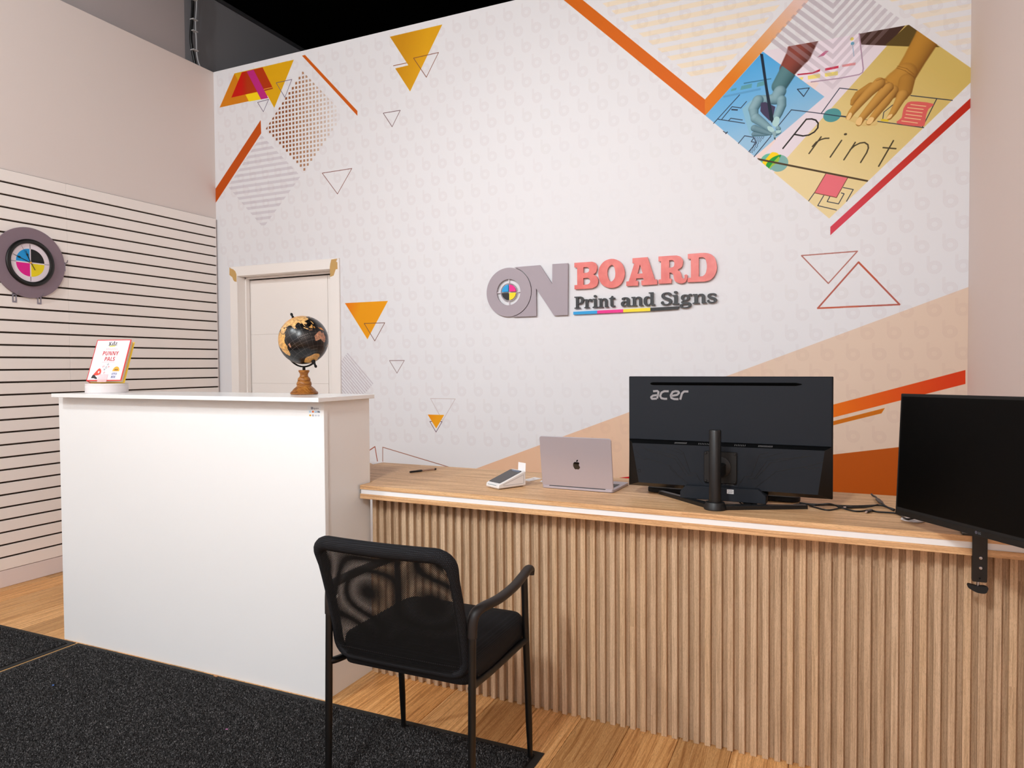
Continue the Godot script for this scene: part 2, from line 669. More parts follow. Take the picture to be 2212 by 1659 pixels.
func planks(fl: Node3D):
	var rng := RandomNumberGenerator.new()
	rng.seed = 77
	var w := 0.183
	var first := int(floor((0.0 - 2.835) / w))
	var shapes := {}
	for k in range(first, int(ceil((W - 2.835) / w))):
		var xa := maxf(2.835 + k * w, 0.0)
		var xb := minf(2.835 + (k + 1) * w, W)
		if xb - xa < 0.01:
			continue
		var z := -0.1 - rng.randf() * 1.2
		while z < 4.6:
			var za := maxf(z, 0.0)
			var zb := minf(z + 1.83, 4.7)
			if zb - za > 0.05:
				var st := begin()
				span(st, Vector3(xa + 0.0008, -0.013, za + 0.0008), Vector3(xb - 0.0008, 0.0, zb - 0.0008), 0.0022)
				part("plank", st, M["plank_wood_%d" % rng.randi_range(0, 4)], fl)
			z += 1.83
	var st := begin()
	span(st, Vector3(0, -0.013, 4.7), Vector3(W, -0.0005, 8.0))
	part("floor_covering", st, M.plank_wood_0, fl)


func door():
	var white := plain(Color(0.965, 0.941, 0.922), 0.55)
	var dr := struct_root("door_1")
	# leaf, set back in the opening, with three shallow cross grooves and a vertical one
	var st := begin()
	var ys := [0.005, 0.40, 0.80, 1.20, 1.60, 2.045]
	for i in 5:
		box(st, Vector3((DOOR_L + DOOR_R - 0.13) / 2.0, (ys[i] + ys[i + 1]) / 2.0, -0.135), Vector3(DOOR_R - DOOR_L - 0.13, ys[i + 1] - ys[i] - 0.0006, 0.04), 0.0012)
	box(st, Vector3(DOOR_R - 0.064, 1.025, -0.135), Vector3(0.126, 2.04, 0.04), 0.0015)
	part("door_leaf", st, white, dr)
	st = begin()
	for x in [DOOR_L - 0.016, DOOR_R + 0.016]:
		box(st, Vector3(x, DOOR_T / 2.0, -0.078), Vector3(0.0316, DOOR_T, 0.155), 0.002)
	box(st, Vector3((DOOR_L + DOOR_R) / 2.0, DOOR_T + 0.016, -0.078), Vector3(DOOR_R - DOOR_L + 0.06, 0.0316, 0.155), 0.002)
	part("jamb", st, white, dr)
	st = begin()
	for x in [DOOR_L + 0.007, DOOR_R - 0.007]:
		box(st, Vector3(x, DOOR_T / 2.0, -0.088), Vector3(0.014, DOOR_T, 0.04), 0.002)
	box(st, Vector3((DOOR_L + DOOR_R) / 2.0, DOOR_T - 0.007, -0.088), Vector3(DOOR_R - DOOR_L, 0.014, 0.04), 0.002)
	part("door_stop", st, white, dr)
	# casing on the wall face, mitred
	var o := [0.154, 1.248, 2.146]
	var t := 0.016
	st = begin()
	extrude(st, PackedVector2Array([Vector2(o[0], 0), Vector2(DOOR_L, 0), Vector2(DOOR_L, DOOR_T), Vector2(o[0], o[2])]), 0.0, t, Transform3D(), [], INF, 0.003)
	part("casing", st, white, dr)
	st = begin()
	extrude(st, PackedVector2Array([Vector2(DOOR_R, 0), Vector2(o[1], 0), Vector2(o[1], o[2]), Vector2(DOOR_R, DOOR_T)]), 0.0, t, Transform3D(), [], INF, 0.003)
	part("casing", st, white, dr)
	st = begin()
	extrude(st, PackedVector2Array([Vector2(o[0] + 0.001, o[2]), Vector2(DOOR_L, DOOR_T + 0.001), Vector2(DOOR_R, DOOR_T + 0.001), Vector2(o[1] - 0.001, o[2])]), 0.0, t, Transform3D(), [], INF, 0.003)
	part("casing", st, white, dr)
	# torn wrap: bare fibreboard showing at both top corners
	var bare := plain(Color(0.797, 0.642, 0.399), 0.9)
	st = begin()
	extrude(st, PackedVector2Array([Vector2(0.1544, 2.1436), Vector2(0.17, 2.1322), Vector2(0.1952, 2.1245), Vector2(0.2169, 2.1076), Vector2(0.2277, 2.0824), Vector2(0.2289, 2.0218), Vector2(0.2056, 2.0269), Vector2(0.1932, 2.0394), Vector2(0.1842, 2.0612), Vector2(0.1529, 2.082)]), t, t + 0.0006)
	part("bare_corner", st, bare, dr, "torn tan corner where the white wrap has come off")
	st = begin()
	extrude(st, PackedVector2Array([Vector2(1.1784, 2.1375), Vector2(1.2329, 2.1405), Vector2(1.2217, 2.1184), Vector2(1.2341, 2.1132), Vector2(1.2354, 2.0628), Vector2(1.218, 2.0617), Vector2(1.1982, 2.0167), Vector2(1.1658, 2.0076), Vector2(1.1637, 2.0804), Vector2(1.1685, 2.1065)]), t, t + 0.0006)
	part("bare_corner", st, bare, dr, "torn tan corner where the white wrap has come off")


func wall_cables():
	var t := thing("cable_bundle", "black and silver cables running up the grey upper wall above the slatted wall corner", "cable", Vector3(0, 0, 0))
	var st := begin()
	tube(st, curve(PackedVector3Array([Vector3(-0.04, H - 0.05, 0.13), Vector3(-0.045, H + 0.05, 0.15), Vector3(-0.05, H + 0.2, 0.175), Vector3(-0.045, H + 0.36, 0.165), Vector3(-0.05, H + 0.5, 0.15), Vector3(-0.05, CEIL, 0.155)])), 0.012, 10)
	part("black_cable", st, M.black, t)
	st = begin()
	tube(st, curve(PackedVector3Array([Vector3(-0.03, H - 0.05, 0.06), Vector3(-0.035, H + 0.06, 0.125), Vector3(-0.035, H + 0.22, 0.135), Vector3(-0.035, H + 0.34, 0.14), Vector3(-0.03, H + 0.5, 0.13), Vector3(-0.04, CEIL, 0.13)])), 0.006, 10)
	part("silver_cable", st, plain(Color(0.62, 0.62, 0.63), 0.4), t)
	for y in [0.12, 0.27, 0.36, 0.52]:
		st = begin()
		box(st, Vector3(-0.035, H + y, 0.155), Vector3(0.04, 0.008, 0.05), 0.002)
		part("cable_tie", st, plain(Color(0.75, 0.75, 0.75), 0.4), t)


# ---------------------------------------------------------------- the mural: a flat print on the partition, drawn into two pictures

const MX := 0.0013          # metres per texel across
const MY := 0.00165          # and up
const MY0 := 0.42           # the lowest printed height that is drawn
var can: Image

func tx(p: Vector2) -> Vector2:
	return Vector2(p.x / MX, (H - p.y) / MY)


# fill a polygon given in metres on the wall; with a second colour it runs from a to b as a gradient
func fill(pts: PackedVector2Array, c: Color, c2 := Color(0, 0, 0, -1), ga := Vector2.ZERO, gb := Vector2.ZERO):
	var q := PackedVector2Array()
	var lo := 1e9
	var hi := -1e9
	for p in pts:
		var t := tx(p)
		q.append(t)
		lo = minf(lo, t.y)
		hi = maxf(hi, t.y)
	var w := can.get_width()
	var grad := c2.a >= 0.0
	var gd := gb - ga
	var gl := gd.length_squared()
	for y in range(maxi(0, int(floor(lo))), mini(can.get_height(), int(ceil(hi)))):
		var yc := y + 0.5
		# spans of three lines through the row of texels; edges get the mean of their cover
		var ls := PackedFloat32Array()
		var rs := PackedFloat32Array()
		var counts := []
		for k in 3:
			var ys := y + (k + 0.5) / 3.0
			var xs := []
			for i in q.size():
				var a := q[i]
				var b := q[(i + 1) % q.size()]
				if (a.y <= ys) != (b.y <= ys):
					xs.append(clampf(a.x + (b.x - a.x) * (ys - a.y) / (b.y - a.y), 0.0, w - 0.001))
			xs.sort()
			counts.append(xs.size() / 2)
			for i in range(0, xs.size() - 1, 2):
				ls.append(xs[i])
				rs.append(xs[i + 1])
		var groups := []
		if counts[0] == counts[1] and counts[1] == counts[2]:
			var n: int = counts[0]
			for g in n:
				groups.append([g, g + n, g + 2 * n])
		else:
			groups.append(range(ls.size()))
		for g in groups:
			if g.is_empty():
				continue
			var l0 := 1e9
			var l1 := -1e9
			var r0 := 1e9
			var r1 := -1e9
			for i in g:
				l0 = minf(l0, ls[i])
				l1 = maxf(l1, ls[i])
				r0 = minf(r0, rs[i])
				r1 = maxf(r1, rs[i])
			var x0 := int(ceil(l1))
			var x1 := int(floor(r0))
			if g.size() != 3 or x1 < x0:
				x0 = int(ceil(r1))
				x1 = x0
			for run in [[int(floor(l0)), x0], [x1, int(ceil(r1))]]:
				for x in range(run[0], mini(run[1], w)):
					var cover := 0.0
					for i in g:
						cover += maxf(0.0, minf(rs[i], x + 1.0) - maxf(ls[i], x))
					if cover > 0.01:
						var ce := tint(c, c2, grad, ga, gd, gl, x, yc)
						can.set_pixel(x, y, can.get_pixel(x, y).lerp(Color(ce.r, ce.g, ce.b), ce.a * minf(1.0, cover / 3.0)))
			if x1 <= x0:
				continue
			if not grad and c.a >= 1.0:
				can.fill_rect(Rect2i(x0, y, x1 - x0, 1), c)
			else:
				for x in range(x0, x1):
					var k := tint(c, c2, grad, ga, gd, gl, x, yc)
					can.set_pixel(x, y, k if k.a >= 0.999 else can.get_pixel(x, y).lerp(Color(k.r, k.g, k.b), k.a))


func tint(c: Color, c2: Color, grad: bool, ga: Vector2, gd: Vector2, gl: float, x: int, yc: float) -> Color:
	if not grad:
		return c
	return c.lerp(c2, clampf((Vector2((x + 0.5) * MX, H - yc * MY) - ga).dot(gd) / gl, 0.0, 1.0))


func stroke(pts: PackedVector2Array, width: float, c: Color, closed := false, round_ends := false):
	var n := pts.size()
	for i in (n if closed else n - 1):
		var a := pts[i]
		var b := pts[(i + 1) % n]
		var d := (b - a).normalized() * width / 2.0
		var s := Vector2(-d.y, d.x)
		var e := d * (0.0 if round_ends else 0.6)
		fill(PackedVector2Array([a + s - e, b + s + e, b - s + e, a - s - e]), c)
	if round_ends:
		for p in pts:
			fill(ellipse(p, width / 2.0, width / 2.0, 12), c)


func clipped(pts: PackedVector2Array, zone: PackedVector2Array, c: Color, c2 := Color(0, 0, 0, -1), ga := Vector2.ZERO, gb := Vector2.ZERO):
	for p in Geometry2D.intersect_polygons(pts, zone):
		fill(p, c, c2, ga, gb)


func rect2(x0: float, y0: float, x1: float, y1: float) -> PackedVector2Array:
	return PackedVector2Array([Vector2(x0, y0), Vector2(x1, y0), Vector2(x1, y1), Vector2(x0, y1)])


const WHITE := Color(0.909, 0.905, 0.916)

func mural():
	can = Image.create(int(ceil(W / MX)) / 2 * 2, int((H - MY0) / MY), false, Image.FORMAT_RGB8)
	can.fill(WHITE)
	# peach wedge that rises to the right
	var peach := Color(0.886, 0.782, 0.706)
	fill(PackedVector2Array([Vector2(1.84, 0.418), Vector2(5.3, 1.7425), Vector2(5.3, 0.4), Vector2(1.84, 0.4)]), Color(0.916, 0.743, 0.612), Color(0.901, 0.800, 0.722), Vector2(2.6, 0.8), Vector2(4.4, 1.3))
	# pale diamonds of stripes
	var grey := Color(0.66, 0.60, 0.66, 0.28)
	var dia := PackedVector2Array([Vector2(0.5, 3.163), Vector2(0.885, 2.797), Vector2(0.503, 2.435), Vector2(0.138, 2.797)])
	for i in 17:
		var y := 3.155 - 0.0452 * i
		clipped(rect2(0.0, y - 0.022, 1.0, y), dia, grey)
	var hatch := PackedVector2Array([Vector2(1.309, 1.44), Vector2(1.54, 1.212), Vector2(1.30, 0.98), Vector2(1.07, 1.21)])
	for i in 18:
		var o := 0.004 + i * 0.0135
		clipped(PackedVector2Array([Vector2(1.0 - o, 1.749 - o), Vector2(1.75 - o, 0.999 - o), Vector2(1.7432 - o, 0.9922 - o), Vector2(0.9932 - o, 1.7422 - o)]), hatch, Color(0.62, 0.56, 0.62, 0.34))
	# beige stripes inside the big V and at the far right
	var beige := Color(0.953, 0.884, 0.778, 0.85)
	var zone := PackedVector2Array([Vector2(3.927, 2.957), Vector2(4.727, 3.757), Vector2(3.127, 3.757)])
	for i in 12:
		var y := 3.707 - 0.0574 * i
		clipped(rect2(3.0, y - 0.029, 5.0, y), zone, beige)
	zone = PackedVector2Array([Vector2(4.39, 3.76), Vector2(5.2524, 2.898), Vector2(5.2524, 3.76)])
	for i in 15:
		var y := 3.69 - 0.0574 * i
		clipped(rect2(4.0, y - 0.029, 5.3, y), zone, beige, Color(beige.r, beige.g, beige.b, 0.4), Vector2(4.85, 3.2), Vector2(5.25, 2.95))
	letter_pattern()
	fill(rect2(0.0, 0.42, 0.16, 2.12), WHITE)       # plain strip beside the door
	# the big orange V; its right arm fades out upwards
	fill(PackedVector2Array([Vector2(3.918, 2.898), Vector2(3.92, 2.804), Vector2(2.96, 3.7414), Vector2(3.06, 3.7414)]), Color(0.863, 0.396, 0.000), Color(0.835, 0.408, 0.000), Vector2(3.9, 2.8), Vector2(3.0, 3.7))
	fill(PackedVector2Array([Vector2(3.918, 2.898), Vector2(3.92, 2.804), Vector2(4.88, 3.742), Vector2(4.78, 3.742)]), Color(0.893, 0.481, 0.030), Color(0.924, 0.750, 0.690, 0.75), Vector2(4.1, 2.95), Vector2(4.47, 3.33))
	photo_print()
	# nested grey chevrons, over the photo as well
	zone = PackedVector2Array([Vector2(4.606, 2.838), Vector2(4.262, 3.146), Vector2(4.87, 3.75), Vector2(4.94, 3.15)])
	zone = PackedVector2Array([Vector2(4.606, 2.84), Vector2(4.27, 3.158), Vector2(4.60, 3.49), Vector2(4.93, 3.162)])
	for i in 13:
		var y := 2.843 + 0.0547 * i
		clipped(PackedVector2Array([Vector2(4.606, y), Vector2(4.0, y + 0.606), Vector2(4.0, y + 0.636), Vector2(4.606, y + 0.030)]), zone, Color(0.66, 0.60, 0.645, 0.5), Color(0.66, 0.60, 0.645, 0.18), Vector2(4.5, 3.2), Vector2(4.66, 2.84))
		clipped(PackedVector2Array([Vector2(4.606, y), Vector2(5.2, y + 0.594), Vector2(5.2, y + 0.624), Vector2(4.606, y + 0.030)]), zone, Color(0.66, 0.60, 0.645, 0.5), Color(0.66, 0.60, 0.645, 0.18), Vector2(4.5, 3.2), Vector2(4.66, 2.84))
	# red bar under the photo
	fill(PackedVector2Array([Vector2(5.2524, 2.692), Vector2(5.2524, 2.643), Vector2(4.598, 2.044), Vector2(4.598, 2.09)]), Color(0.742, 0.140, 0.009), Color(0.831, 0.240, 0.310), Vector2(5.1, 2.6), Vector2(4.7, 2.15))
	# bands at the lower right
	fill(PackedVector2Array([Vector2(3.6658, 0.8128), Vector2(4.6164, 1.1027), Vector2(5.2426, 1.294), Vector2(5.2432, 1.2216), Vector2(4.6168, 1.0311), Vector2(3.6657, 0.7406)]), Color(0.920, 0.460, 0.000), Color(0.861, 0.232, 0.033), Vector2(4.6, 1.0), Vector2(5.2, 1.2))
	fill(PackedVector2Array([Vector2(3.6657, 0.7156), Vector2(4.6169, 1.0102), Vector2(4.8728, 1.0892), Vector2(4.8565, 1.0599), Vector2(4.617, 0.9875), Vector2(3.6657, 0.6944)]), Color(0.811, 0.437, 0.000))
	fill(PackedVector2Array([Vector2(3.3926, 0.6209), Vector2(4.6179, 0.8238), Vector2(4.9393, 0.8787), Vector2(5.2755, 0.9385), Vector2(5.2833, 0.0829), Vector2(3.3904, -0.1683)]), Color(0.774, 0.000, 0.043), Color(0.735, 0.332, 0.000), Vector2(3.5, 0.7), Vector2(4.2, 0.9))
	# cluster at the upper left
	fill(PackedVector2Array([Vector2(0.227, 3.6917), Vector2(0.8349, 3.6904), Vector2(0.6341, 3.3555), Vector2(0.5681, 3.4603), Vector2(0.3707, 3.4478), Vector2(0.2595, 3.6489)]), Color(0.883, 0.661, 0.009))
	fill(PackedVector2Array([Vector2(0.227, 3.6917), Vector2(0.3789, 3.4478), Vector2(0.0604, 3.4465)]), Color(0.846, 0.505, 0.035))
	fill(PackedVector2Array([Vector2(0.227, 3.6917), Vector2(0.3051, 3.6855), Vector2(0.2656, 3.6268)]), Color(0.875, 0.653, 0.035))
	fill(PackedVector2Array([Vector2(0.3391, 3.5059), Vector2(0.4695, 3.5031), Vector2(0.5102, 3.4428), Vector2(0.3755, 3.4446)]), Color(0.990, 0.846, 0.044))
	fill(PackedVector2Array([Vector2(0.3051, 3.6867), Vector2(0.5217, 3.6878), Vector2(0.623, 3.5094), Vector2(0.1892, 3.5052)]), Color(0.793, 0.060, 0.000), Color(0.711, 0.208, 0.000), Vector2(0.30, 3.4), Vector2(0.36, 3.4))
	fill(PackedVector2Array([Vector2(0.5309, 3.5125), Vector2(0.6168, 3.5153), Vector2(0.6229, 3.5046), Vector2(0.5402, 3.5012)]), Color(0.661, 0.258, 0.035))
	fill(PackedVector2Array([Vector2(0.5278, 3.5179), Vector2(0.6169, 3.5189), Vector2(0.6184, 3.515), Vector2(0.5309, 3.5125)]), Color(0.974, 0.702, 0.250))
	fill(PackedVector2Array([Vector2(0.3562, 3.6852), Vector2(0.4281, 3.6861), Vector2(0.5741, 3.4411), Vector2(0.5005, 3.4419)]), Color(0.752, 0.151, 0.497))
	var thin := 0.0045
	var ink := Color(0.414, 0.365, 0.455)
	var brown := Color(0.491, 0.290, 0.250)
	stroke(PackedVector2Array([Vector2(0.6568, 3.5447), Vector2(0.8122, 3.5447), Vector2(0.7418, 3.4191)]), thin, ink, true)
	stroke(PackedVector2Array([Vector2(0.4646, 3.4244), Vector2(0.5786, 3.4295), Vector2(0.5225, 3.3422)]), thin, ink, true)
	fill(PackedVector2Array([Vector2(0.9144, 3.7065), Vector2(0.9443, 3.7059), Vector2(1.4214, 3.2113), Vector2(1.4209, 3.1766)]), Color(0.803, 0.358, 0.017))
	fill(PackedVector2Array([Vector2(0.4939, 3.2819), Vector2(0.4965, 3.1776), Vector2(-0.0065, 2.676), Vector2(-0.009, 2.7884)]), Color(0.761, 0.312, 0.000))
	# diamond of dots that fades to the right
	zone = PackedVector2Array([Vector2(0.915, 3.592), Vector2(1.30, 3.205), Vector2(0.915, 2.81), Vector2(0.545, 3.205)])
	for r in 24:
		for k in 24:
			var x := 0.553 + 0.0335 * k
			var y := 3.575 - 0.0332 * r
			if absf(x - 0.92) + absf(y - 3.203) < 0.383:
				var fade := clampf((1.26 - x) / 0.5, 0.0, 1.0)
				clipped(rect2(x - 0.0095, y - 0.0095, x + 0.0095, y + 0.0095), zone, Color(0.52, 0.25, 0.07).lerp(Color(0.72, 0.50, 0.30), 1.0 - fade) * Color(1, 1, 1, pow(fade, 0.8) * 0.92))
	stroke(PackedVector2Array([Vector2(1.0913, 2.7961), Vector2(1.3651, 2.7981), Vector2(1.2311, 2.625)]), thin, brown, true)
	# arrow of yellow at the top
	fill(PackedVector2Array([Vector2(1.7126, 3.6936), Vector2(2.1434, 3.693), Vector2(1.877, 3.2789), Vector2(1.7547, 3.4614), Vector2(1.865, 3.4638), Vector2(1.8522, 3.4836)]), Color(0.809, 0.562, 0.009), Color(0.883, 0.645, 0.026), Vector2(1.76, 3.4), Vector2(1.95, 3.35))
	stroke(PackedVector2Array([Vector2(1.7391, 3.483), Vector2(1.8496, 3.483)]), 0.005, Color(0.579, 0.332, 0.167))
	stroke(PackedVector2Array([Vector2(1.9083, 3.5063), Vector2(2.1115, 3.5078), Vector2(2.0116, 3.3554)]), thin, Color(0.497, 0.291, 0.208), true)
	stroke(PackedVector2Array([Vector2(1.6477, 3.1611), Vector2(1.793, 3.159), Vector2(1.7227, 3.053)]), thin, Color(0.455, 0.348, 0.348), true)
	fill(PackedVector2Array([Vector2(1.2864, 1.8076), Vector2(1.6697, 1.8073), Vector2(1.486, 1.5335)]), Color(0.924, 0.492, 0.000), Color(0.936, 0.616, 0.023), Vector2(1.33, 1.85), Vector2(1.44, 1.80))
	stroke(PackedVector2Array([Vector2(1.4584, 1.6506), Vector2(1.6404, 1.6496), Vector2(1.551, 1.5195)]), thin, Color(0.462, 0.300, 0.238), true)
	stroke(PackedVector2Array([Vector2(1.6774, 1.3739), Vector2(1.8046, 1.3739), Vector2(1.7408, 1.2828)]), thin, Color(0.582, 0.489, 0.489), true)
	stroke(PackedVector2Array([Vector2(2.0203, 1.1019), Vector2(2.2194, 1.1024), Vector2(2.1165, 0.9481)]), 0.004, Color(0.796, 0.738, 0.738), true)
	stroke(PackedVector2Array([Vector2(2.0121, 0.9398), Vector2(2.1127, 0.9414), Vector2(2.0624, 0.8658)]), thin, Color(0.431, 0.329, 0.392), true)
	fill(PackedVector2Array([Vector2(1.9959, 0.9883), Vector2(2.1296, 0.988), Vector2(2.0639, 0.8914)]), Color(0.924, 0.548, 0.000), Color(0.952, 0.646, 0.078), Vector2(1.99, 0.98), Vector2(2.05, 0.93))
	stroke(PackedVector2Array([Vector2(1.4752, 0.7013), Vector2(1.5413, 0.7412), Vector2(1.5657, 0.6129)]), 0.007, Color(0.669, 0.367, 0.287), false)
	stroke(PackedVector2Array([Vector2(1.608, 0.5806), Vector2(1.6102, 0.7395), Vector2(2.1884, 0.6176)]), 0.005, Color(0.598, 0.367, 0.287), false)
	stroke(PackedVector2Array([Vector2(4.4502, 1.9417), Vector2(4.7338, 1.9458), Vector2(4.5893, 1.7779)]), 0.0062, Color(0.689, 0.431, 0.392), true)
	stroke(PackedVector2Array([Vector2(4.7395, 1.8858), Vector2(4.5357, 1.642), Vector2(4.939, 1.6464)]), 0.0085, Color(0.697, 0.360, 0.305), true)
	stroke(PackedVector2Array([Vector2(4.7395, 1.8858), Vector2(4.8292, 1.7794)]), 0.009, Color(0.744, 0.345, 0.243))
	stroke(PackedVector2Array([Vector2(4.5357, 1.642), Vector2(4.7386, 1.6444)]), 0.009, Color(0.767, 0.392, 0.298))
	# white margin along the top and a light seam at the right edge
	can.fill_rect(Rect2i(0, 0, can.get_width(), 5), WHITE)
	# lay it on the partition as one sheet in two widths, open at the door
	var w := can.get_width()
	var h := can.get_height()
	for half in 2:
		var m := plain(Color(1, 1, 1), 0.55, 0.0, 0.35)
		m.albedo_texture = ImageTexture.create_from_image(can.get_region(Rect2i(half * w / 2, 0, w / 2, h)))
		m.texture_repeat = false
		var xa := half * w / 2 * MX
		var xb := minf((half + 1) * w / 2 * MX, W)
		var st := begin()
		var rects := [[xa, MY0, xb, H]]
		if half == 0:
			rects = [[0.0, DOOR_T + 0.04, W / 2.0, H], [0.0, MY0, DOOR_L - 0.04, DOOR_T + 0.04], [DOOR_R + 0.04, MY0, xb, DOOR_T + 0.04]]
			rects[0][2] = xb
		for r in rects:
			var p := [Vector3(r[0], r[1], 0.0), Vector3(r[2], r[1], 0.0), Vector3(r[2], r[3], 0.0), Vector3(r[0], r[3], 0.0)]
			var u := []
			for q in p:
				u.append(Vector2((q.x - xa) / (w / 2 * MX), (H - q.y) / (h * MY)))
			squad(st, p, [Vector3.BACK, Vector3.BACK, Vector3.BACK, Vector3.BACK], u)
			span(st, Vector3(r[0], r[1], -0.0009), Vector3(r[2], r[3], -0.0004))
		part("printed_mural", st, m, get_node("wall_back"), "printed geometric mural sheet")
	var st := begin()
	span(st, Vector3(0.0, 0.0, -0.0009), Vector3(DOOR_L - 0.04, MY0, 0.0))
	span(st, Vector3(DOOR_R + 0.04, 0.0, -0.0009), Vector3(W, MY0, 0.0))
	part("printed_mural", st, plain(WHITE, 0.55), get_node("wall_back"), "white foot of the printed mural sheet")
	can = null


# the faint repeated letter b: one stamp, blended over and over; each stamp is fainter near the sign
func letter_pattern():
	var sw := 58
	var sh := 60
	var cells := []
	for j in sh:
		for i in sw:
			var x := (i + 0.5) * MX - 0.002
			var y := (sh - j - 0.5) * MY - 0.001
			var a := 0.0
			var d := Vector2(x, y).distance_to(Vector2(0.0365, 0.0345))
			var stem := x > 0.0 and x < 0.0155 and y > 0.033 and y < 0.0965
			var ring := d < 0.0345 and d > 0.0145
			if ring or stem:
				a = 0.036
				if ring and (absf(d - 0.0335) < 0.0011 or absf(d - 0.0155) < 0.0011):
					a = 0.072
				if ring and (absf(d - 0.0245) < 0.0008 or absf(d - 0.029) < 0.0007):
					a = 0.058
				if stem and (absf(x - 0.0008) < 0.0009 or absf(x - 0.0147) < 0.0009 or absf(x - 0.0078) < 0.0006) and y > 0.05:
					a = 0.062
			if a > 0.0:
				cells.append([i, j, a])
	var cw := can.get_width()
	var ch := can.get_height()
	var c := Color(0.60, 0.46, 0.45)
	for r in 26:
		var yb := 3.644 - 0.1132 * r
		for k in 42:
			var xb := 0.067 + 0.1287 * k + (0.0 if r % 2 == 0 else 0.0715) + 0.0006 * r
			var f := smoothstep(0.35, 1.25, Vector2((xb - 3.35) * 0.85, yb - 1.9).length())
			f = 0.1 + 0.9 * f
			var o := tx(Vector2(xb - 0.0345, yb + 0.0645))
			var ox := int(o.x)
			var oy := int(o.y)
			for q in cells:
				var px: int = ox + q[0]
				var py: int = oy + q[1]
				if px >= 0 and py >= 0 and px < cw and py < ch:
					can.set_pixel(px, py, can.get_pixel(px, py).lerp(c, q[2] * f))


# a rounded limb of the printed photo: shaded across its width, as the photographed hands are in the print
func limb(pts: PackedVector2Array, radii: Array, dark: Color, light: Color, zone: PackedVector2Array, scale: float):
	var lo := Vector2(1e9, 1e9)
	var hi := -lo
	for i in pts.size():
		lo = lo.min(pts[i] - Vector2.ONE * radii[i] * scale)
		hi = hi.max(pts[i] + Vector2.ONE * radii[i] * scale)
	var a := tx(Vector2(lo.x, hi.y))
	var b := tx(Vector2(hi.x, lo.y))
	for y in range(maxi(0, int(a.y)), mini(can.get_height(), int(b.y) + 1)):
		for x in range(maxi(0, int(a.x)), mini(can.get_width(), int(b.x) + 1)):
			var p := Vector2((x + 0.5) * MX, H - (y + 0.5) * MY)
			var best := 1.0
			var dir := Vector2.ZERO
			for i in pts.size() - 1:
				var d := pts[i + 1] - pts[i]
				var t := clampf((p - pts[i]).dot(d) / d.length_squared(), 0.0, 1.0)
				var r: float = lerpf(radii[i], radii[i + 1], t) * scale
				var q := p - pts[i] - d * t
				var k := q.length() / r
				if k < best:
					best = k
					dir = q / r
			if best < 1.0 and Geometry2D.is_point_in_polygon(p, zone):
				var s := clampf(0.15 + 0.62 * sqrt(1.0 - best * best) + 0.4 * dir.dot(Vector2(-0.55, 0.65)), 0.0, 1.0)
				var c := dark.lerp(light, s)
				can.set_pixel(x, y, can.get_pixel(x, y).lerp(c, clampf((1.0 - best) * 9.0, 0.0, 1.0)))


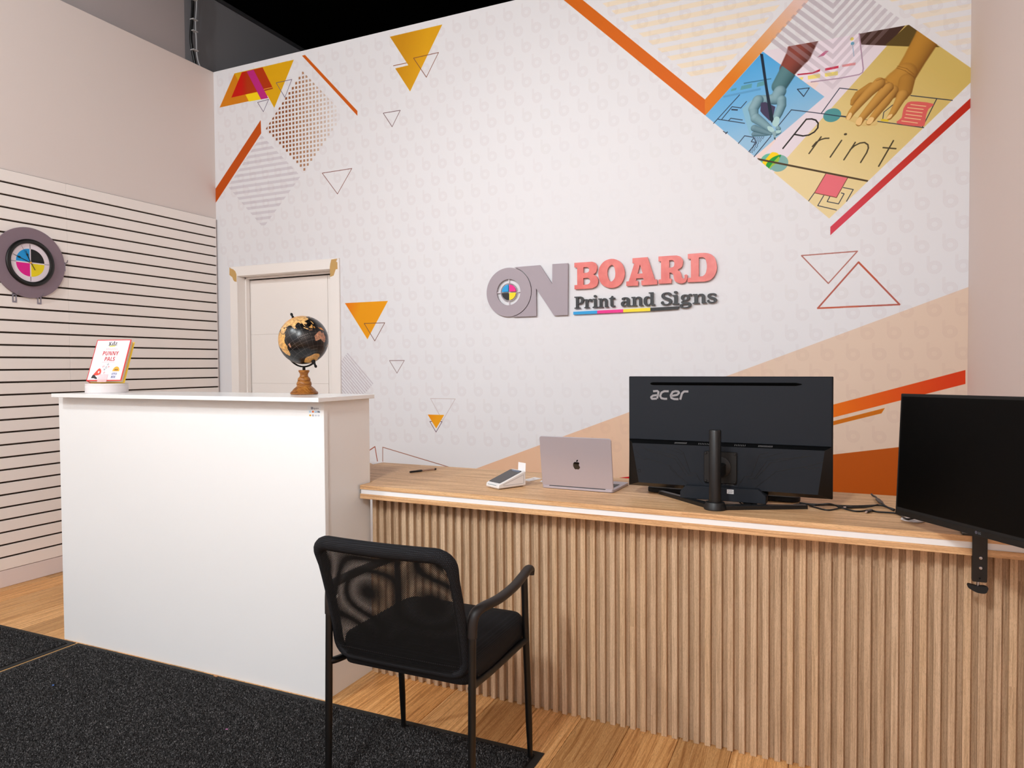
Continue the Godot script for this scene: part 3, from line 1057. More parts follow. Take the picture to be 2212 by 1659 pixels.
# the printed photograph in the mural: a blue and a yellow tinted view of two hands drawing on a layout that reads Print
func photo_print():
	var ph := PackedVector2Array([Vector2(3.92, 2.804), Vector2(4.241, 3.12), Vector2(4.972, 3.121), Vector2(5.2524, 2.846), Vector2(5.2524, 2.772), Vector2(4.592, 2.137)])
	fill(ph, Color(0.916, 0.868, 0.900))
	clipped(PackedVector2Array([Vector2(4.3275, 3.0151), Vector2(4.5371, 2.8897), Vector2(4.2281, 2.5), Vector2(4.1619, 2.585)]), ph, Color(0.948, 0.853, 0.821))
	# tablet with its bars, dark table edge behind
	clipped(PackedVector2Array([Vector2(4.7348, 3.1297), Vector2(4.9716, 3.125), Vector2(5.1133, 2.9778), Vector2(4.9538, 3.0121), Vector2(4.7463, 3.0607)]), ph, Color(0.254, 0.140, 0.091))
	var zt := PackedVector2Array([Vector2(4.5258, 3.1181), Vector2(4.7348, 3.124), Vector2(4.7582, 2.9243), Vector2(4.7517, 2.9074), Vector2(4.7341, 2.9011), Vector2(4.4196, 2.9035), Vector2(4.4124, 2.9553)])
	clipped(zt, ph, Color(0.940, 0.892, 0.932))
	var edge := Color(0.682, 0.560, 0.649)
	stroke(PackedVector2Array([Vector2(4.7355, 3.1224), Vector2(4.7568, 2.9303), Vector2(4.7537, 2.9107), Vector2(4.7374, 2.902), Vector2(4.6383, 2.8981), Vector2(4.4959, 2.9025)]), 0.006, edge)
	fill(PackedVector2Array([Vector2(4.4236, 2.9586), Vector2(4.5026, 2.9545), Vector2(4.5422, 2.966), Vector2(4.5409, 2.9537), Vector2(4.5026, 2.9464), Vector2(4.4264, 2.9514)]), Color(0.722, 0.115, 0.236))
	fill(PackedVector2Array([Vector2(4.5674, 2.9645), Vector2(4.6346, 2.9679), Vector2(4.6347, 2.9547), Vector2(4.5674, 2.952)]), Color(0.803, 0.196, 0.309))
	fill(PackedVector2Array([Vector2(4.6526, 2.969), Vector2(4.72, 2.9699), Vector2(4.7174, 2.956), Vector2(4.6527, 2.9574)]), Color(0.900, 0.568, 0.576))
	fill(PackedVector2Array([Vector2(4.4785, 2.9395), Vector2(4.5423, 2.9402), Vector2(4.5424, 2.9182), Vector2(4.4807, 2.9184)]), Color(0.957, 0.884, 0.487))
	fill(PackedVector2Array([Vector2(4.5654, 2.9384), Vector2(4.6314, 2.9386), Vector2(4.6315, 2.9175), Vector2(4.5676, 2.919)]), Color(0.957, 0.884, 0.447))
	fill(PackedVector2Array([Vector2(4.4251, 2.9368), Vector2(4.4578, 2.9364), Vector2(4.4488, 2.9194), Vector2(4.4335, 2.9175)]), Color(0.957, 0.868, 0.487))
	fill(PackedVector2Array([Vector2(4.5262, 3.0313), Vector2(4.5689, 3.0615), Vector2(4.5852, 3.0571), Vector2(4.5602, 3.0353)]), Color(0.763, 0.406, 0.544))
	fill(ellipse(PackedVector2Array([Vector2(4.7002, 3.1005)])[0], 0.009, 0.009), Color(0.916, 0.835, 0.366))
	fill(ellipse(PackedVector2Array([Vector2(4.7036, 3.0746)])[0], 0.009, 0.009), Color(0.325, 0.649, 0.771))
	stroke(PackedVector2Array([Vector2(4.7037, 3.0674), Vector2(4.7106, 3.0048)]), 0.004, Color(0.609, 0.730, 0.831))
	# tinted quarters
	var blue := PackedVector2Array([Vector2(3.9197, 2.8039), Vector2(4.2411, 3.1175), Vector2(4.5647, 2.8101), Vector2(4.1952, 2.5255)])
	clipped(blue, ph, Color(0.311, 0.669, 0.908), Color(0.598, 0.765, 0.884), Vector2(4.1, 3.05), Vector2(4.2, 2.62))
	var yel := PackedVector2Array([Vector2(4.953, 3.13), Vector2(5.30, 2.85), Vector2(5.30, 2.7), Vector2(4.592, 2.1), Vector2(4.24, 2.48), Vector2(4.304, 2.426)])
	yel = PackedVector2Array([Vector2(4.958, 3.125), Vector2(5.30, 2.83), Vector2(5.26, 2.6), Vector2(4.592, 2.13), Vector2(4.28, 2.40)])
	clipped(yel, ph, Color(0.831, 0.722, 0.398), Color(0.924, 0.837, 0.624), Vector2(5.0, 2.95), Vector2(4.5, 2.4))
	clipped(PackedVector2Array([Vector2(4.9685, 3.1235), Vector2(5.1133, 2.9778), Vector2(4.9538, 3.0121), Vector2(4.8591, 3.0343)]), ph, Color(0.360, 0.278, 0.059))
	# writing arm: red-brown above, teal inside the blue quarter
	var arm_lo := Color(0.286, 0.116, 0.083)
	limb(PackedVector2Array([Vector2(4.457, 3.1402), Vector2(4.433, 3.0706), Vector2(4.3807, 2.9982)]), [118, 105, 78], arm_lo, Color(0.612, 0.295, 0.238), ph, 0.00068)
	limb(PackedVector2Array([Vector2(4.4399, 3.073), Vector2(4.3772, 2.9839), Vector2(4.3314, 2.9093)]), [78, 74, 66], Color(0.114, 0.266, 0.306), Color(0.387, 0.563, 0.587), Geometry2D.intersect_polygons(blue, ph)[0], 0.00068)
	# green boxes of the screen reflected in the blue quarter
	for q in [PackedVector2Array([Vector2(4.0682, 2.9339), Vector2(4.0981, 2.9366), Vector2(4.0944, 2.9242), Vector2(4.0645, 2.9214)]), PackedVector2Array([Vector2(4.1242, 2.9415), Vector2(4.1832, 2.9477), Vector2(4.1796, 2.9231), Vector2(4.1183, 2.9203)]), PackedVector2Array([Vector2(4.2124, 2.9458), Vector2(4.256, 2.9521), Vector2(4.2532, 2.9261), Vector2(4.2081, 2.9222)])]:
		fill(q, Color(0.367, 0.630, 0.677))
	stroke(PackedVector2Array([Vector2(4.0268, 2.8965), Vector2(4.2271, 2.9077)]), 0.012, Color(0.367, 0.630, 0.817))
	stroke(PackedVector2Array([Vector2(4.139, 2.9552), Vector2(4.2848, 2.9563)]), 0.006, Color(0.240, 0.478, 0.598))
	# line drawings on the sheet
	var lk := Color(0.138, 0.162, 0.242)
	for q in [PackedVector2Array([Vector2(3.9676, 2.7503), Vector2(4.1143, 2.8931)]), PackedVector2Array([Vector2(4.0141, 2.7672), Vector2(4.0724, 2.8318), Vector2(4.1214, 2.817), Vector2(4.1526, 2.8492)]), PackedVector2Array([Vector2(3.9909, 2.7718), Vector2(4.1425, 2.7256)]), PackedVector2Array([Vector2(4.0531, 2.7542), Vector2(4.0654, 2.7658), Vector2(4.1303, 2.7465)]), PackedVector2Array([Vector2(4.1078, 2.6142), Vector2(4.1426, 2.6539), Vector2(4.191, 2.6389)]), PackedVector2Array([Vector2(4.1657, 2.5593), Vector2(4.2066, 2.6063), Vector2(4.179, 2.6154), Vector2(4.1945, 2.6367), Vector2(4.2066, 2.6063)]), PackedVector2Array([Vector2(4.1947, 2.5268), Vector2(4.2864, 2.6329)]), PackedVector2Array([Vector2(4.3266, 2.6857), Vector2(4.3944, 2.7644), Vector2(4.5519, 2.7195), Vector2(4.7308, 2.6688)]), PackedVector2Array([Vector2(4.4252, 2.8742), Vector2(4.487, 2.871), Vector2(4.458, 2.8288), Vector2(4.4252, 2.8742)]), PackedVector2Array([Vector2(4.5482, 2.7203), Vector2(4.6407, 2.8445), Vector2(4.7286, 2.8201)]), PackedVector2Array([Vector2(4.983, 2.749), Vector2(5.1727, 2.6938)]), PackedVector2Array([Vector2(5.1027, 2.7136), Vector2(5.0378, 2.5744)]), PackedVector2Array([Vector2(4.5629, 2.7161), Vector2(4.7242, 2.6663), Vector2(4.8836, 2.6196), Vector2(5.0445, 2.5715)]), PackedVector2Array([Vector2(4.4863, 2.2444), Vector2(4.5158, 2.2861)]), PackedVector2Array([Vector2(4.5638, 2.2662), Vector2(4.5333, 2.2137), Vector2(4.6286, 2.1801)]), PackedVector2Array([Vector2(4.6614, 2.3), Vector2(4.7113, 2.2836), Vector2(4.6785, 2.2228)]), PackedVector2Array([Vector2(4.5944, 2.2571), Vector2(4.581, 2.2312), Vector2(4.6385, 2.2129), Vector2(4.6663, 2.2651), Vector2(4.6516, 2.2717)])]:
		stroke(q, 0.0042, lk)
	stroke(PackedVector2Array([Vector2(4.0706, 2.8151), Vector2(4.1022, 2.8084)]), 0.007, lk)
	stroke(PackedVector2Array([Vector2(4.023, 2.6967), Vector2(4.0408, 2.6825)]), 0.004, lk)
	stroke(PackedVector2Array([Vector2(4.0373, 2.6808), Vector2(4.0461, 2.6891)]), 0.006, lk)
	var dots := PackedVector2Array([Vector2(4.2065, 2.6415), Vector2(4.2543, 2.6349), Vector2(4.1816, 2.5407), Vector2(4.1678, 2.5547)])
	var o := PackedVector2Array([Vector2(4.2116, 2.6343)])[0]
	for i in 14:
		for j in 7:
			var p := o + Vector2(-0.0073 * i - 0.004 + 0.0105 * j - (0.003 if i % 2 == 0 else 0.0), -0.0078 * i - 0.0005 * j)
			if Geometry2D.is_point_in_polygon(p, dots) and Geometry2D.is_point_in_polygon(p, ph):
				fill(ellipse(p, 0.0029, 0.0025, 8), lk)
	# red sheet with ruled lines, teal dot, small yellow block and lamp
	fill(smooth2(PackedVector2Array([Vector2(4.9849, 2.7179), Vector2(5.0865, 2.6898), Vector2(5.0653, 2.6649), Vector2(5.054, 2.6288), Vector2(5.0509, 2.599), Vector2(5.0328, 2.5789), Vector2(4.9196, 2.6124), Vector2(4.9409, 2.638), Vector2(4.9464, 2.6678), Vector2(4.9547, 2.6952)]), 3), Color(0.868, 0.379, 0.354))
	for q in [PackedVector2Array([Vector2(4.9833, 2.7018), Vector2(5.0536, 2.6814)]), PackedVector2Array([Vector2(4.969, 2.688), Vector2(5.0421, 2.6673)]), PackedVector2Array([Vector2(4.9633, 2.6721), Vector2(5.0372, 2.6502)]), PackedVector2Array([Vector2(4.9611, 2.6541), Vector2(5.035, 2.6324)]), PackedVector2Array([Vector2(4.9558, 2.6373), Vector2(5.0298, 2.6157)]), PackedVector2Array([Vector2(4.9417, 2.6222), Vector2(5.0159, 2.5999)])]:
		stroke(q, 0.0038, Color(0.948, 0.828, 0.603))
	fill(ellipse(PackedVector2Array([Vector2(4.604, 2.7027)])[0], 0.045, 0.037), Color(0.314, 0.595, 0.603))
	stroke(PackedVector2Array([Vector2(4.5629, 2.7161), Vector2(4.6488, 2.6893)]), 0.0042, lk)
	fill(PackedVector2Array([Vector2(4.8472, 2.6469), Vector2(4.8811, 2.6373), Vector2(4.8784, 2.6273), Vector2(4.8421, 2.6365)]), Color(0.884, 0.764, 0.122))
	stroke(PackedVector2Array([Vector2(4.8524, 2.6473), Vector2(4.8573, 2.6813), Vector2(4.9001, 2.7132)]), 0.0036, lk)
	# overlapping rounds at the lower left
	clipped(ellipse(PackedVector2Array([Vector2(4.2733, 2.487)])[0], 0.046, 0.048), ph, Color(0.415, 0.741, 0.638))
	clipped(ellipse(PackedVector2Array([Vector2(4.3289, 2.473)])[0], 0.050, 0.047), ph, Color(0.502, 0.693, 0.669))
	clipped(smooth2(PackedVector2Array([Vector2(4.2935, 2.5396), Vector2(4.3204, 2.5315), Vector2(4.3305, 2.5118), Vector2(4.3104, 2.4895), Vector2(4.2768, 2.4473), Vector2(4.2411, 2.4874), Vector2(4.2563, 2.5033), Vector2(4.2766, 2.5257)])), ph, Color(0.996, 0.829, 0.000))
	clipped(smooth2(PackedVector2Array([Vector2(4.3405, 2.5204), Vector2(4.3289, 2.4978), Vector2(4.3105, 2.4824), Vector2(4.2751, 2.4493), Vector2(4.2598, 2.469), Vector2(4.2733, 2.4923), Vector2(4.3003, 2.5121)])), ph, Color(0.080, 0.606, 0.208))
	clipped(smooth2(PackedVector2Array([Vector2(4.3288, 2.5113), Vector2(4.3292, 2.4872), Vector2(4.3038, 2.4672), Vector2(4.2768, 2.4502), Vector2(4.297, 2.4805)])), ph, Color(0.606, 0.757, 0.240))
	clipped(PackedVector2Array([Vector2(4.2135, 2.5171), Vector2(4.7851, 2.3255), Vector2(4.7813, 2.3173), Vector2(4.2135, 2.5064)]), ph, Color(0.282, 0.202, 0.082))
	fill(PackedVector2Array([Vector2(4.5735, 2.3856), Vector2(4.6832, 2.3502), Vector2(4.6282, 2.2485), Vector2(4.5158, 2.2861)]), Color(0.916, 0.443, 0.482))
	stroke(PackedVector2Array([Vector2(4.5735, 2.3856), Vector2(4.5158, 2.2861), Vector2(4.6282, 2.2485), Vector2(4.6832, 2.3502)]), 0.0036, Color(0.443, 0.242, 0.162))
	# the word Print in thin slanted strokes
	var wk := Color(0.266, 0.218, 0.114)
	stroke(PackedVector2Array([Vector2(4.3504, 2.5542), Vector2(4.4726, 2.7003), Vector2(4.5002, 2.6977), Vector2(4.5209, 2.6879), Vector2(4.5333, 2.6691), Vector2(4.5314, 2.6436), Vector2(4.5143, 2.6238), Vector2(4.4868, 2.6106), Vector2(4.4556, 2.6097), Vector2(4.4102, 2.625)]), 0.0075, Color(0.114, 0.074, 0.057), false, true)
	stroke(PackedVector2Array([Vector2(4.4872, 2.508), Vector2(4.5487, 2.5917)]), 0.007, wk, false, true)
	stroke(PackedVector2Array([Vector2(4.5043, 2.5444), Vector2(4.5235, 2.5655), Vector2(4.5467, 2.5772), Vector2(4.5691, 2.5808), Vector2(4.5881, 2.5789)]), 0.007, wk, false, true)
	stroke(PackedVector2Array([Vector2(4.5954, 2.4743), Vector2(4.6521, 2.5585)]), 0.007, wk, false, true)
	fill(ellipse(PackedVector2Array([Vector2(4.6712, 2.5894)])[0], 0.008, 0.006), wk)
	stroke(PackedVector2Array([Vector2(4.664, 2.451), Vector2(4.7198, 2.5384)]), 0.007, wk, false, true)
	stroke(PackedVector2Array([Vector2(4.6949, 2.5017), Vector2(4.7166, 2.5207), Vector2(4.7428, 2.5317), Vector2(4.7657, 2.5315), Vector2(4.7814, 2.5179), Vector2(4.7841, 2.4995), Vector2(4.7758, 2.4753), Vector2(4.7467, 2.4262)]), 0.007, wk, false, true)
	stroke(PackedVector2Array([Vector2(4.8345, 2.3954), Vector2(4.9038, 2.5229)]), 0.007, wk, false, true)
	stroke(PackedVector2Array([Vector2(4.855, 2.4923), Vector2(4.9155, 2.4787)]), 0.007, wk, false, true)
	# resting hand under the yellow tint
	var d1 := Color(0.451, 0.282, 0.041)
	var l1 := Color(0.860, 0.643, 0.298)
	var s4 := 0.00037
	limb(PackedVector2Array([Vector2(4.701, 2.6697), Vector2(4.7651, 2.6368), Vector2(4.8143, 2.6297)]), [40, 48, 40], Color(0.853, 0.717, 0.439), Color(0.884, 0.765, 0.494), ph, s4)
	limb(PackedVector2Array([Vector2(5.0817, 3.0867), Vector2(5.0558, 3.0355), Vector2(5., 2.9366), Vector2(4.9602, 2.8678)]), [188, 180, 160, 158], d1, Color(0.788, 0.563, 0.186), ph, s4)
	limb(PackedVector2Array([Vector2(4.7921, 2.8291), Vector2(4.7323, 2.7961), Vector2(4.7094, 2.7665), Vector2(4.7034, 2.7498)]), [58, 52, 40, 28], d1, Color(0.788, 0.571, 0.226), ph, s4)
	limb(PackedVector2Array([Vector2(4.9569, 2.8684), Vector2(4.9232, 2.8283), Vector2(4.8926, 2.8066), Vector2(4.8651, 2.8189)]), [160, 190, 170, 120], d1, Color(0.820, 0.595, 0.226), ph, s4)
	limb(PackedVector2Array([Vector2(4.9639, 2.8291), Vector2(4.9541, 2.7773), Vector2(4.9441, 2.7561)]), [110, 105, 85], d1, Color(0.764, 0.547, 0.194), ph, s4)
	limb(PackedVector2Array([Vector2(4.9458, 2.7596), Vector2(4.9223, 2.7136), Vector2(4.9021, 2.6745), Vector2(4.8834, 2.6485)]), [76, 58, 48, 36], d1, l1, ph, s4)
	limb(PackedVector2Array([Vector2(4.8996, 2.7901), Vector2(4.8656, 2.734), Vector2(4.8313, 2.693), Vector2(4.8019, 2.6548), Vector2(4.7862, 2.6369)]), [76, 64, 56, 50, 42], d1, l1, ph, s4)
	limb(PackedVector2Array([Vector2(4.8755, 2.8095), Vector2(4.8274, 2.7556), Vector2(4.783, 2.7035), Vector2(4.7515, 2.6654), Vector2(4.7368, 2.639)]), [80, 70, 62, 52, 44], d1, l1, ph, s4)
	limb(PackedVector2Array([Vector2(4.8338, 2.8395), Vector2(4.7852, 2.7972), Vector2(4.7369, 2.7465), Vector2(4.7015, 2.7042), Vector2(4.6859, 2.6779)]), [84, 72, 62, 50, 40], d1, l1, ph, s4)
	var nail := Color(0.940, 0.781, 0.518)
	for q in [PackedVector2Array([Vector2(4.6944, 2.7041), Vector2(4.7027, 2.693), Vector2(4.6903, 2.6654), Vector2(4.6741, 2.6706), Vector2(4.6847, 2.6957)]), PackedVector2Array([Vector2(4.7437, 2.6732), Vector2(4.7544, 2.6579), Vector2(4.7439, 2.6282), Vector2(4.7208, 2.6394), Vector2(4.7295, 2.6635)]), PackedVector2Array([Vector2(4.7931, 2.6639), Vector2(4.8106, 2.6554), Vector2(4.7968, 2.6283), Vector2(4.7739, 2.6316), Vector2(4.7791, 2.6504)]), PackedVector2Array([Vector2(4.885, 2.6637), Vector2(4.8988, 2.6635), Vector2(4.8886, 2.6458), Vector2(4.8714, 2.6426), Vector2(4.8748, 2.6556)])]:
		clipped(smooth2(q, 3), ph, nail)
	for q in [PackedVector2Array([Vector2(4.9159, 2.9061), Vector2(4.9567, 2.8836), Vector2(4.994, 2.8467), Vector2(5.0049, 2.8297)]), PackedVector2Array([Vector2(4.9192, 2.915), Vector2(4.9634, 2.8938), Vector2(4.9973, 2.8575)]), PackedVector2Array([Vector2(4.8198, 2.8535), Vector2(4.8475, 2.8604), Vector2(4.8683, 2.8491)]), PackedVector2Array([Vector2(4.8479, 2.8102), Vector2(4.865, 2.8304), Vector2(4.8822, 2.8352)]), PackedVector2Array([Vector2(4.8842, 2.7888), Vector2(4.903, 2.8011)])]:
		stroke(q, 0.004, Color(d1.r, d1.g, d1.b, 0.45))
	# writing hand under the blue tint, and its pencil
	var d2 := Color(0.098, 0.250, 0.306)
	var l2 := Color(0.638, 0.781, 0.821)
	var s3 := 0.00033
	fill(PackedVector2Array([Vector2(4.1284, 2.8098), Vector2(4.163, 2.8404), Vector2(4.2111, 2.8703), Vector2(4.1976, 2.7759), Vector2(4.1772, 2.657), Vector2(4.1703, 2.6562), Vector2(4.1424, 2.7555)]), Color(0.542, 0.749, 0.845))
	limb(PackedVector2Array([Vector2(4.3327, 2.8754), Vector2(4.3127, 2.8398), Vector2(4.2723, 2.8392), Vector2(4.2145, 2.8448)]), [110, 105, 85, 95], d2, l2, ph, s3)
	limb(PackedVector2Array([Vector2(4.2163, 2.8445), Vector2(4.1907, 2.802), Vector2(4.1959, 2.7583)]), [95, 90, 70], d2, l2, ph, s3)
	fill(PackedVector2Array([Vector2(4.2317, 2.8296), Vector2(4.2554, 2.8294), Vector2(4.3095, 2.7944), Vector2(4.2929, 2.719), Vector2(4.2777, 2.7212), Vector2(4.242, 2.7621), Vector2(4.2284, 2.782)]), Color(0.258, 0.218, 0.338))
	limb(PackedVector2Array([Vector2(4.3412, 2.8282), Vector2(4.3429, 2.7962), Vector2(4.3264, 2.7564), Vector2(4.3131, 2.7301), Vector2(4.3105, 2.7022)]), [82, 78, 74, 66, 52], d2, l2, ph, s3)
	limb(PackedVector2Array([Vector2(4.3233, 2.6721), Vector2(4.3283, 2.6678)]), [40, 34], d2, l2, ph, s3)
	limb(PackedVector2Array([Vector2(4.3133, 2.6451), Vector2(4.3284, 2.6494)]), [50, 42], d2, l2, ph, s3)
	limb(PackedVector2Array([Vector2(4.1944, 2.6564), Vector2(4.2423, 2.6479), Vector2(4.2881, 2.6433)]), [46, 32, 18], d2, Color(0.510, 0.646, 0.701), ph, s3)
	limb(PackedVector2Array([Vector2(4.1961, 2.6902), Vector2(4.2423, 2.6658), Vector2(4.2847, 2.6438)]), [62, 48, 26], d2, Color(0.534, 0.669, 0.717), ph, s3)
	limb(PackedVector2Array([Vector2(4.2028, 2.7465), Vector2(4.2388, 2.7144), Vector2(4.2762, 2.6788), Vector2(4.2982, 2.6508)]), [88, 74, 54, 30], d2, l2, ph, s3)
	var nl := Color(0.701, 0.845, 0.845)
	fill(smooth2(PackedVector2Array([Vector2(4.313, 2.739), Vector2(4.3315, 2.7274), Vector2(4.3282, 2.6961), Vector2(4.3132, 2.6813), Vector2(4.2947, 2.6939), Vector2(4.2963, 2.722)]), 3), nl)
	fill(smooth2(PackedVector2Array([Vector2(4.2677, 2.6899), Vector2(4.2914, 2.6837), Vector2(4.3049, 2.6605), Vector2(4.2914, 2.6535), Vector2(4.2711, 2.6688)]), 3), nl)
	fill(smooth2(PackedVector2Array([Vector2(4.3133, 2.6593), Vector2(4.3384, 2.6575), Vector2(4.3368, 2.6447), Vector2(4.315, 2.6449)]), 3), nl)
	fill(PackedVector2Array([Vector2(4.2258, 3.1092), Vector2(4.2418, 3.1034), Vector2(4.2681, 2.9072), Vector2(4.3003, 2.725), Vector2(4.2903, 2.7052), Vector2(4.2794, 2.728)]), Color(0.041, 0.122, 0.202))
	fill(PackedVector2Array([Vector2(4.2904, 2.6554), Vector2(4.3133, 2.6565), Vector2(4.3101, 2.6073), Vector2(4.3067, 2.6085)]), Color(0.558, 0.685, 0.717))
	fill(PackedVector2Array([Vector2(4.3006, 2.6214), Vector2(4.3117, 2.6206), Vector2(4.3087, 2.6061)]), Color(0.162, 0.242, 0.282))


# ---------------------------------------------------------------- the raised sign

func sign_letter(t: Node3D, called: String, outer: PackedVector2Array, holes: Array, m: Material, label: String, cut := INF, z0 := 0.010, z1 := 0.022):
	var st := begin()
	extrude(st, outer, z0, z1, Transform3D(), holes, cut)
	return part(called, st, m, t, label)


